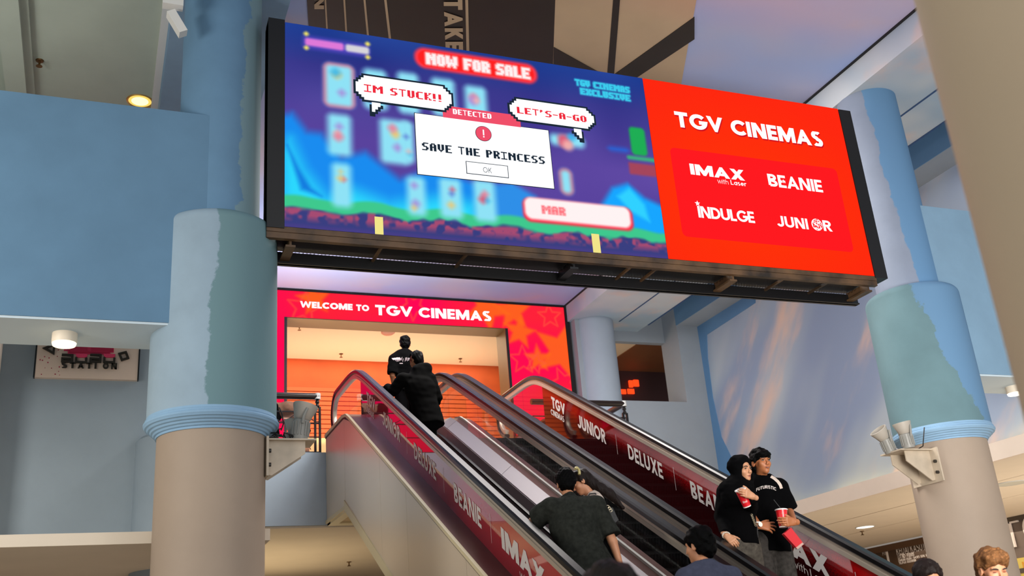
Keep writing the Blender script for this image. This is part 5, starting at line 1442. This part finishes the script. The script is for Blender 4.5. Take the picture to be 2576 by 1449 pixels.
# chain strapped bag between the couple
cb = thing('handbag', 'black bag with gold and silver chain hanging between the couple with the cups', 'bag', at(1902, 1345, Y=7.42))
q = [at(1890, 1322, Y=7.46), at(1906, 1324, Y=7.46), at(1908, 1352, Y=7.46), at(1893, 1350, Y=7.46)]
fixn(MB().hexa(q, [p + np.array([.0, .07, 0]) for p in q]).build('bag_body', pm('bag_leather', '#17181a', .45), cb))
mb = MB()
for k in range(9):
    a = at(1891 + k * 1.2, 1296 + k * 3.1, Y=7.38); mb.tube([a + .011 * np.array([math.cos(v) * (.5 if k % 2 else 1), math.sin(v) * .4, math.sin(v)]) for v in np.linspace(0, 6.28, 10)], .003, 6)
mb.build('chain', pm('chain_metal', '#b0a58d', .3, metal=.8), cb, 60)
# ---------------------------------------------------------------- railings on the upper floor
def railing(label, segs, posts, group=None):
    """segs: list of (point a, point b) on plan"""
    t = thing('railing', label, 'railing', (segs[0][0][0], segs[0][0][1], ZF))
    for (a, b) in segs:
        a = np.array([*a, 0.]); b = np.array([*b, 0.]); d = b - a; L = np.linalg.norm(d)
        def bar(z, r, nm, mat=BLACKM, n=8):
            MB().tube([a + [0, 0, z], b + [0, 0, z]], r, n).build(nm, mat, t, 40)
        bar(ZF + .88, .05, 'top_rail', pm('dark_wood_rail', '#1c120f', .3), 12)
        bar(ZF + .64, .011, 'bar'); bar(ZF + .47, .011, 'bar'); bar(ZF + .26, .008, 'bar'); bar(ZF + .03, .012, 'bar')
        n = int(L / .04); mb = MB()
        mb.tube([a + d * (i / n) + [0, 0, ZF + .555 + .065 * math.cos(i / n * L / .52 * 2 * math.pi)] for i in range(n + 1)], .007, 6)
        mb.build('scroll', BLACKM, t, 60)
    for p in posts:
        for dx in (-.035, .035):
            fixn(MB().box((p[0] + dx - .016, p[1] - .016, ZF), (p[0] + dx + .016, p[1] + .016, ZF + .72)).build('post', BLACKM, t))
        fixn(MB().lathe(p[0], p[1], [(.02, ZF + .7), (.035, ZF + .73), (.018, ZF + .76), (.035, ZF + .79), (.02, ZF + .82), (.045, ZF + .84)], 14).build('finial', BLACKM, t, 40))
        fixn(MB().lathe(p[0], p[1], [(.05, ZF + .835), (.05, ZF + .925), (.03, ZF + .93)], 14).build('cap', WHITEM, t, 40))
    return t
railing('black scrolled railing with dark wood top rail left of the left escalator', [((1.7, 14.85), (3.02, 14.85))], [(3.0, 14.85)])
railing('black scrolled railing right of the right escalator, turning back at its end', [((6.5, 14.85), (8.2, 14.85)), ((8.2, 14.85), (8.2, 17.35))], [(8.2, 14.85)])

# ---------------------------------------------------------------- brackets and floodlights
BRK = pm('bracket_paint', '#b9ab97', .5, noise=.15, scale=6)
def bracket(label, x, y, s, z0, z1, ylen, reach):
    t = thing('light_bracket', label, 'bracket', (x, y, z0))
    fixn(MB().box((x - s * .02, y - ylen / 2, z0), (x, y + ylen / 2, z1)).build('wall_plate', BRK, t))
    fixn(MB().box((x, y - ylen * .36, z1 - .02), (x + s * reach * 1.04, y + ylen * .36, z1 - .005)).build('shelf', BRK, t))
    for q in (-.24, .24):
        yy = y + q * ylen
        fixn(MB().prism([(x, z0 + .03), (x + s * .04, z0 + .02), (x + s * reach * .82, z1 - .13), (x + s * reach * .82, z1 - .02), (x, z1 - .02)], 1, yy - .006, yy + .006).build('gusset', BRK, t))
    for dy in (-.4, .4):
        for dz in (.1, .22):
            MB().tube([(x, y + dy * ylen, z0 + dz), (x + s * .025, y + dy * ylen, z0 + dz)], .018, 8).build('bolt', pm('bolt_dark', '#2b2620', .5), t)
    return t
def floodlight(label, x, y, z, tilt, scale=1.0, group=None, power=1.0, aim=(.4, .5, 1)):
    """upright lamp: ribbed housing, flared head on a curved yoke"""
    t = thing('floodlight', label, 'floodlight', (x, y, z), group)
    R = Matrix.Rotation(tilt, 3, 'Y'); L = lambda p: np.array(R @ Vector(p)) * 1.0
    def tr(mb):
        mb.v = [tuple(np.array([x, y, z]) + scale * L(p)) for p in mb.v]; return mb
    g = pm('lamp_grey', '#8d8c86', .45); gh = pm('lamp_head', '#aaa398', .5)
    m = MB().lathe(0, 0, [(.062, 0), (.066, .02), (.066, .15), (.05, .165)], 20)
    fixn(tr(m).build('housing', g, t, 40))
    m = MB()
    for k in range(16):
        a = 2 * math.pi * k / 16; c, s_ = math.cos(a), math.sin(a)
        m.box((.0, -.004, .03), (.01, .004, .14)); n8 = m.v[-8:]; m.v[-8:] = [((.064 + p[0]) * c - p[1] * s_, (.064 + p[0]) * s_ + p[1] * c, p[2]) for p in n8]
    fixn(tr(m).build('cooling_fins', g, t))
    H_ = Matrix.Rotation(tilt * 1.2, 3, 'Y')
    m = MB().lathe(0, 0, [(.04, .0), (.066, .02), (.08, .07), (.098, .12), (.1, .135), (.09, .137), (.07, .09), (.02, .08)], 24)
    m.v = [tuple(np.array(H_ @ Vector(p)) + np.array([0, 0, .15])) for p in m.v]
    fixn(tr(m).build('head', gh, t, 40))
    m = MB().tube([(0.0, -.075, .12), (0, -.09, .17), (.02, -.085, .24)], .012, 8).tube([(0.0, .075, .12), (0, .09, .17), (.02, .085, .24)], .012, 8)
    tr(m).build('yoke', g, t, 40)
    return t
bracket('grey steel bracket bolted to the left column below its moulding', 1.34, 8.9, 1, 3.2, 3.54, .42, .40)
floodlight('grey floodlight standing on the left column bracket, nearest the camera', 1.62, 8.82, 3.535, .12, 1.12, power=1.2, aim=(.5, .55, 1))
floodlight('floodlight behind another one on the left column bracket', 1.60, 9.02, 3.535, .02, .8, power=.8, aim=(.3, .9, 1))
bracket('beige steel bracket bolted to the right column below its moulding', 8.55, 8.8, -1, 3.09, 3.46, .46, .42)
floodlight('ribbed floodlight on the right column bracket, right one of its pair', 8.22, 8.62, 3.455, -.08, 1.0, power=1.0, aim=(-.5, .5, 1))
floodlight('smooth grey floodlight on the right column bracket, left one tilted to the wall', 8.16, 8.84, 3.455, -.28, 1.0, power=1.0, aim=(-.4, 1.0, .9))
def cable(label, pts, r=.006):
    o = MB().tube(pts, r, 6).build('cable', pm('cable_black', '#15120f', .5), None, 60); tag(o, label, 'cable')
def wig(a, b, n, amp, seed):
    r = random.Random(seed); a = np.array(a); b = np.array(b); out = []
    for i in range(n + 1):
        k = i / n; out.append(a + (b - a) * k + amp * math.sin(k * math.pi) * np.array([r.uniform(-1, 1), r.uniform(-1, 1), r.uniform(-.6, 1)]))
    return out
cable('black tangled cable lying on the left column bracket behind the lamp', wig((1.46, 8.75, 3.62), (1.38, 8.75, 3.56), 5, .05, 1) + wig((1.40, 8.76, 3.55), (1.6, 8.78, 3.57), 9, .05, 2) + wig((1.55, 8.78, 3.555), (1.42, 8.77, 3.555), 7, .05, 5))
cable('cable hanging down the left column from the moulding', [(1.43, 8.72, 3.80), (1.455, 8.72, 3.74), (1.47, 8.74, 3.66), (1.45, 8.74, 3.60)])
cable('short black cable rising behind the floodlights on the right column', [(8.38, 8.66, 3.456), (8.38, 8.58, 3.47), (8.36, 8.52, 3.56), (8.38, 8.5, 3.66)])

# ---------------------------------------------------------------- ceiling and soffit lights
WARM = emit('lamp_warm', '#ffe2a8', 6.0)
WARM2 = emit('lamp_white', '#fff4e0', 4.0)
def downlight(label, x, y, z, r, mat, recessed=True, group=None):
    t = thing('downlight' if recessed else 'surface_light', label, 'light', (x, y, z), group)
    if recessed:
        fixn(MB().lathe(x, y, [(r, z - .012), (r * 1.12, z - .012), (r * 1.12, z + .005), (r, z + .0)], 32, False).build('rim', WHITEM, t, 30))
        fixn(MB().lathe(x, y, [(r, z - .01), (r * .75, z - .004), (r * .5, z - .002)], 32).build('lens', mat, t))
    else:
        fixn(MB().lathe(x, y, [(r, z), (r, z - .075), (r * .97, z - .085)], 32).build('housing', pm('lamp_white_body', '#efe3cf', .5), t, 40))
        fixn(MB().lathe(x, y, [(r * .96, z - .086), (r * .9, z - .105), (r * .5, z - .112), (.01, z - .113)], 32).build('diffuser', mat, t, 40))
    return t
p = at(95, 838, Z=4.45)
downlight('round glowing surface light under the left parapet soffit', -.33, 8.9, 4.45, .1, WARM, False)
downlight('round glowing surface light under the right parapet soffit by the near column', 10.35, 8.92, 4.30, .1, WARM2, False)
p = at(352, 254, Z=ZC)
t = thing('downlight', 'yellow recessed downlight in the grey green ceiling above the left parapet', 'light', p)
fixn(MB().lathe(p[0], p[1], [(.13, ZC - .002), (.155, ZC - .012), (.16, ZC), (.13, ZC + .0)], 36, False).build('rim', pm('brass_rim', '#b58d4a', .4, metal=.6), t, 30))
fixn(MB().lathe(p[0], p[1], [(.14, ZC - .004), (.10, ZC - .003)], 36, False).build('reflector', emit('lamp_yellow', '#f5d264', 1.1), t))
fixn(MB().lathe(p[0] - .0, p[1], [(.10, ZC - .006), (.06, ZC - .007), (.01, ZC - .007)], 36).build('lens', emit('lamp_lens', '#ffeaa0', 2.0), t))
p = at(2176, 1325, Z=3.69); downlight('white downlight in the low cream ceiling beyond the right escalator', p[0], p[1], 3.69, .17, WARM2)
p = at(2545, 1215, Z=3.69); downlight('round recessed ring in the low cream ceiling right of the right column', p[0], p[1], 3.69, .22, emit('lamp_dim', '#e8d2b0', .7))
def sprinkler(label, x, y, z):
    t = thing('sprinkler', label, 'sprinkler', (x, y, z - .08))
    m = pm('sprinkler_brass', '#6e5230', .4, metal=.7)
    fixn(MB().lathe(x, y, [(.045, z), (.04, z - .012), (.012, z - .015), (.012, z - .06)], 14).build('body', m, t, 40))
    fixn(MB().lathe(x, y, [(.012, z - .06), (.035, z - .075), (.035, z - .08), (.005, z - .082)], 14).build('deflector', m, t, 40))
p = at(100, 152, Z=ZC); sprinkler('small brass sprinkler in the grey green ceiling, upper left', p[0], p[1], ZC)
p = at(2168, 1336, Z=3.69); sprinkler('small sprinkler in the low cream ceiling beside the white downlight', p[0], p[1], 3.69)
p = at(878, 1413, Z=ZS - .03); sprinkler('small sprinkler under the upper floor left of the steel cladding', p[0], p[1], ZS - .03)
p = at(753, 821, Z=8.19); sprinkler('small sprinkler in the lobby ceiling, left end of the portal', p[0], p[1], 8.19)
for px, py, lab in ((858, 890, 'left of the two men'), (1158, 902, 'right of the two men'), ):
    p = at(px, py, Z=8.19); sprinkler('tiny sprinkler in the lobby ceiling ' + lab, p[0], p[1], 8.19)
p = at(976, 834, Z=8.19)
t = thing('smoke_detector', 'reddish smoke detector in the lobby ceiling above the man in the printed tee', 'detector', p)
fixn(MB().lathe(p[0], p[1], [(.14, 8.19), (.14, 8.16), (.1, 8.13), (.02, 8.125)], 24).build('body', pm('detector_pink', '#c98a78', .5), t, 40))

# white conduit box at the top of the left column
t = thing('cable_trunking', 'white bent cable trunking beside the top of the left column', 'trunking', (.45, 8.3, 7.6))
a, b, c, d = at(415, 5, Y=8.4), at(455, 15, Y=8.4), at(430, 25, Y=8.4), at(462, 78, Y=8.4)
wm = pm('trunking_white', '#d8d8d4', .5)
fixn(MB().box((a[0] - .02, 8.36, b[2] - .02), (b[0] + .02, 8.46, a[2] + .1)).build('box', wm, t))
v = d - c; n_ = np.array([v[2], 0, -v[0]]); n_ /= np.linalg.norm(n_)
fixn(MB().hexa([c + n_ * .04, d + n_ * .04, d - n_ * .04, c - n_ * .04], [p + np.array([0, .1, 0]) for p in (c + n_ * .04, d + n_ * .04, d - n_ * .04, c - n_ * .04)]).build('sloping_duct', wm, t))

# ---------------------------------------------------------------- clapperboard print on the hall ceiling
cm = thing('ceiling_print', 'large black and tan film clapperboard graphic on the hall ceiling above the screen', 'graphic', (4, 9.2, ZC - .02))
BK, TAN = pm('print_black', '#1d1512', .5, noise=.15, scale=3), pm('print_tan', '#bca487', .6, noise=.05, scale=2)
def flatz(pts, z, mat, nm, parent=cm): return fixn(MB().prism([(p[0], p[1]) for p in pts], 2, z - .006, z).build(nm, mat, parent))
zz = ZC - .002
def C(px, py): p = at(px, py, Z=ZC - .01); return (p[0], p[1])
xsplit = 7.0 * .671
def ext(a, b, t0=-1.5, t1=2.2):
    a, b = np.array(C(*a)), np.array(C(*b)); return a + (b - a) * t0, a + (b - a) * t1
l0, l1 = ext((772, 0), (776, 63)); s0, s1 = ext((1397, 0), (1391, 163), -.5, 1.5); r0, r1 = ext((1752, 0), (1715, 205), -.4, 1.3)
flatz([l0, s0, s1, l1], zz, BK, 'black_field')
flatz([s0, r0, r1, s1], zz, TAN, 'tan_field')
def stripe(a, b, wpx, mat, nm, dz=.007):
    (x0, y0), (x1, y1) = a, b; h_ = wpx / 2
    p0, p1 = ext((x0 - h_, y0), (x1 - h_, y1)); q0, q1 = ext((x0 + h_, y0), (x1 + h_, y1))
    flatz([p0, q0, q1, p1], zz - dz, mat, nm)
for a, b, wd in (((818.5, 0), (822.5, 70), 4), ((866, 0), (871, 79), 4.5), ((917, 0), (925.5, 88), 5), ((969.5, 0), (981, 97), 6), ((1174, 0), (1177, 129), 7)):
    stripe(a, b, wd, TAN, 'line')
stripe((1551, 0), (1536, 190), 17, BK, 'bar')
flatz([C(1747, 42), C(1747, 98), C(1600, 196), C(1520, 250), C(1500, 230), C(1548, 185)], zz - .007, BK, 'bar')
flatz([C(1393, 118), C(1515, 186), C(1560, 240), C(1391, 240)], zz - .008, BK, 'bar')
for s, a, b, top_ in (('TAKE', (1115.5, -6), (1121, 125), 1164), ('SCEN', (787, -118), (791, 22), 814)):
    polys, wd = text_polys(s, .24, .14)
    p0 = np.array(C(*a)); U2 = np.array(C(*b)) - p0; m_ = ((a[0] + b[0]) / 2, (a[1] + b[1]) / 2); V2 = np.array(C(top_, m_[1])) - np.array(C(*m_))
    letters(s, 'sans', (*p0, ZC), (*U2, 0), (*V2, 0), 1.0, 1.0, (0, 0, -1), TAN, cm, .24, .14, .016)

# ---------------------------------------------------------------- shop signs
YB = 11.5
def B(px, py): p = at(px, py, Y=YB - .04); return p[0], p[2]
def ZBz(x, y): return B(x / 6.133, 780 + y / 6.133)
bs = thing('shop_sign', 'pale game shop sign with pink block and black letters on the left wall', 'sign', (-.17, YB, 3.35))
x0, z0 = B(87, 950); x1, z1_ = B(345, 956); zt_ = 5.6
fixn(MB().box((x0, YB - .06, z0), (x1, YB, zt_)).build('sign_board', pm('sign_board', '#d8c3b2', .5), bs))
fixn(MB().box((x0 - .015, YB - .065, z0), (x0, YB, zt_)).box((x1, YB - .065, z0), (x1 + .015, YB, zt_)).build('edge_trim', BLACKM, bs))
INK, PINK, PINK2 = pm('sign_ink', '#241d10', .5), pm('sign_pink', '#a5123f', .5), pm('sign_pink_light', '#d83a66', .5)
def bpoly(pts, mat, nm, d=.07): return fixn(MB().prism([ZBz(*p) for p in pts], 1, YB - d, YB - .055).build(nm, mat, bs))
bpoly([(985, 300), (1765, 300), (1755, 665), (1700, 665), (1700, 700), (1045, 690), (1045, 640), (985, 640)], PINK2, 'pink_block', .068)
bpoly([(1000, 300), (1350, 300), (1348, 655), (1405, 655), (1405, 300), (1755, 300), (1750, 650), (1690, 650), (1690, 675), (1060, 665), (1060, 625), (1000, 625)], PINK, 'pink_block', .08)
for xx in (1170, 1598):
    bpoly([(xx, 690), (xx + 180, 695), (xx + 175, 735), (xx + 150, 748), (xx + 30, 745), (xx + 5, 730)], PINK2, 'pink_lip', .082)
def bstroke(pts, closed=False, wd=.023, nm='letter', mat=INK):
    mb = MB()
    for q in ribbon([ZBz(*p) for p in pts], wd, closed): mb.prism(q, 1, YB - .085, YB - .06)
    fixn(mb.build(nm, mat, bs))
for xx in (945, 1380):
    bstroke([(xx + 10, 705), (xx + 172, 712), (xx + 165, 812), (xx + 15, 805), (xx + 18, 762), (xx + 150, 768)])
for xx in (1165, 1598):
    bstroke([(xx + 12, 745), (xx + 8, 815), (xx + 160, 822), (xx + 166, 752)])
bstroke([(690, 605), (840, 545), (825, 680)], True, .022, 'triangle'); bstroke([(1840, 690), (1940, 665), (1975, 755), (1880, 785)], True, .022, 'square')
for k, ch in enumerate('STATION'):
    polys, wd = text_polys(ch, .26)
    a = ZBz(942 + 128 * k, 908 + 3 * k)
    lay(polys, wd, (a[0], YB - .06, a[1]), (1, 0, 0), (0, 0, 1), .022 if ch == 'I' else .06, .068, (0, -1, 0), .012, .012).build('letter', INK, bs)
mb = MB(); rr = random.Random(5)
for x, y in ((900, 625), (690, 728), (758, 748), (620, 776), (657, 784), (740, 818), (695, 900), (795, 906), (915, 886), (640, 1000), (852, 998), (920, 1010), (885, 724), (905, 955)):
    a = ZBz(x, y); s = rr.uniform(.003, .006); mb.box((a[0] - s, YB - .064, a[1] - s), (a[0] + s, YB - .058, a[1] + s))
tag(mb.build('speckles', PINK, bs), kind='stuff')

XK = 17.2
def K(px, py): p = at(px, py, X=XK); return p[1], p[2]
ks = thing('shop_fascia', 'dark brown shoe shop fascia with white lettering behind the right column', 'sign', (XK, 19, 3.0))
ztop = K(2240, 1369)[1]
fixn(MB().box((XK, 17.6, 1.9), (XK + .3, 26, ztop)).build('board', pm('fascia_brown', '#4a3524', .5), ks))
fixn(MB().box((XK - .05, 17.6, ztop - .14), (XK + .3, 26, ztop)).build('top_band', pm('fascia_band', '#5c3f28', .5), ks))
LT = pm('fascia_letters', '#e9e0da', .5)
def kword(s, px0, py0, px1, py1, hh, w_, gap=.12):
    y0, z0 = K(px0, py0); y1, z1 = K(px1, py1); polys, wd = text_polys(s, w_, gap)
    if hh > .1: letters(s, 'sans', (XK, y0, (z0 + z1) / 2), (0, -1, 0), (0, 0, 1), y0 - y1, hh, (-1, 0, 0), LT, ks, w_, gap, .01)
    else: tag(lay(polys, wd, (XK, y0, (z0 + z1) / 2), (0, -1, 0), (0, 0, 1), y0 - y1, hh, (-1, 0, 0), .01).build('small_print', LT, ks), kind='stuff')
def ZK(x, y): return 2230 + x / 7.445, 1260 + y / 7.445
kword('KEDAI KASUT', *ZK(205, 1018), *ZK(742, 915), .17, .13)
kword('LOT NO : F1.03/05', *ZK(225, 1088), *ZK(540, 1030), .08, .14)
kword('TEL/FAX: 0333310588', *ZK(245, 1190), *ZK(580, 1130), .05, .16)
kword('DIMILIKI OLEH : SHOES SDN. BHD.', *ZK(235, 1145), *ZK(850, 1020), .05, .16)
kword('F1.03', *(2222, 1398), *(2236, 1394), .1, .14)
fixn(MB().box((XK - .02, K(2232, 1390)[0] - .02, 1.9), (XK, K(2232, 1390)[0] + .03, ztop - .15)).build('divider', LT, ks))
ts = thing('shop_fascia', 'grey shop fascia with large raised white letters at the right edge', 'sign', (XK, 15, 2.6))
zt2 = K(2545, 1297)[1]
fixn(MB().box((XK, 10, zt2 - 1.05), (XK + .3, 17.5, zt2 - .12)).build('board', pm('fascia_grey', '#6d6058', .5), ts))
fixn(MB().box((XK - .1, 10, zt2 - .12), (XK + .3, 17.5, zt2)).box((XK - .06, 10, zt2 - 1.12), (XK + .3, 17.5, zt2 - 1.03)).build('moulding', pm('fascia_mould', '#4a4036', .5), ts))
y0, z0 = K(2548, 1378); y1, _ = K(2564, 1370)
for ch, yy, wd_ in (('T', y0 + .22, .55), ('O', y0 - .42, .62)):
    polys, wd = text_polys(ch, .2)
    lay(polys, wd, (XK, yy, z0), (0, -1, 0), (0, 0, 1), wd_, .58, (-1, 0, 0), .03, .05).build('letter', LT, ts)
fixn(MB().box((XK, 10, 0), (XK + .3, 17.5, zt2 - 1.12)).build('wall_panel', pm('shop_front', '#6b4a30', .5), ts))
ys_ = thing('poster', 'yellow poster in the shop front below the raised letters', 'poster', (XK - .03, 13.6, 1.5))
a = K(2560, 1405)
fixn(MB().box((XK - .04, a[0] - .9, a[1] - .9), (XK - .01, a[0] + .15, a[1])).build('sheet', pm('poster_yellow', '#c9b45a', .6), ys_))
polys, wd = text_polys('N', .12)
lay(polys, wd, (XK - .04, a[0] - .12, a[1] - .26), (0, -1, 0), (0, 0, 1), .14, .18, (-1, 0, 0), .006).build('lettering', pm('poster_orange', '#c98a1c', .6), ys_)

# glowing red neon letters behind the opening
nm_ = thing('neon_sign', 'blurred orange red neon characters on the dark wall behind the upper opening', 'sign', (13, 20.9, 6.6))
NE = emit('neon_red', '#ff4218', 1.6)
def NN(x, y): p = at(1380 + x / 2.898, 680 + y / 2.898, Y=20.9); return p[0], p[2]
for (x0_, y0_, x1_, y1_) in ((580, 805, 612, 855), (612, 800, 656, 848), (512, 872, 562, 900), (572, 868, 622, 900)):
    a, b = NN(x0_, y0_), NN(x1_, y1_); w_, h_ = b[0] - a[0], a[1] - b[1]; mb = MB(); rr = random.Random(int(x0_))
    for k in range(3):
        zz_ = b[1] + h_ * (.15 + .33 * k); mb.box((a[0], 20.86, zz_ - .025), (b[0], 20.9, zz_ + .025))
    for k in range(2):
        xx = a[0] + w_ * (.3 + .4 * k); mb.box((xx - .025, 20.86, b[1]), (xx + .025, 20.9, a[1]))
    mb.build('neon_character', NE, nm_)
fixn(MB().box((11.4, 20.925, 6.2), (15, 20.945, 7.2)).build('backing', DARKRED, nm_))
# slatted wall panel in the lobby
sl = thing('slatted_panel', 'orange slatted wall panel with cream base at the back of the cinema lobby', 'panel', (4.6, 20.95, ZF))
fixn(MB().box((.4, 20.9, ZF), (8.5, 20.99, 6.44)).build('base', pm('panel_cream', '#e8cf98', .5), sl))
fixn(MB().box((.4, 20.95, 6.44), (8.5, 20.99, 7.56)).build('backing', pm('panel_back', '#c05523', .6), sl))
for k in range(11):
    fixn(MB().box((.4, 20.90, 6.45 + k * .1), (8.5, 20.95, 6.532 + k * .1)).build('slat', pm('slat_orange', '#d25f2c', .5), sl))
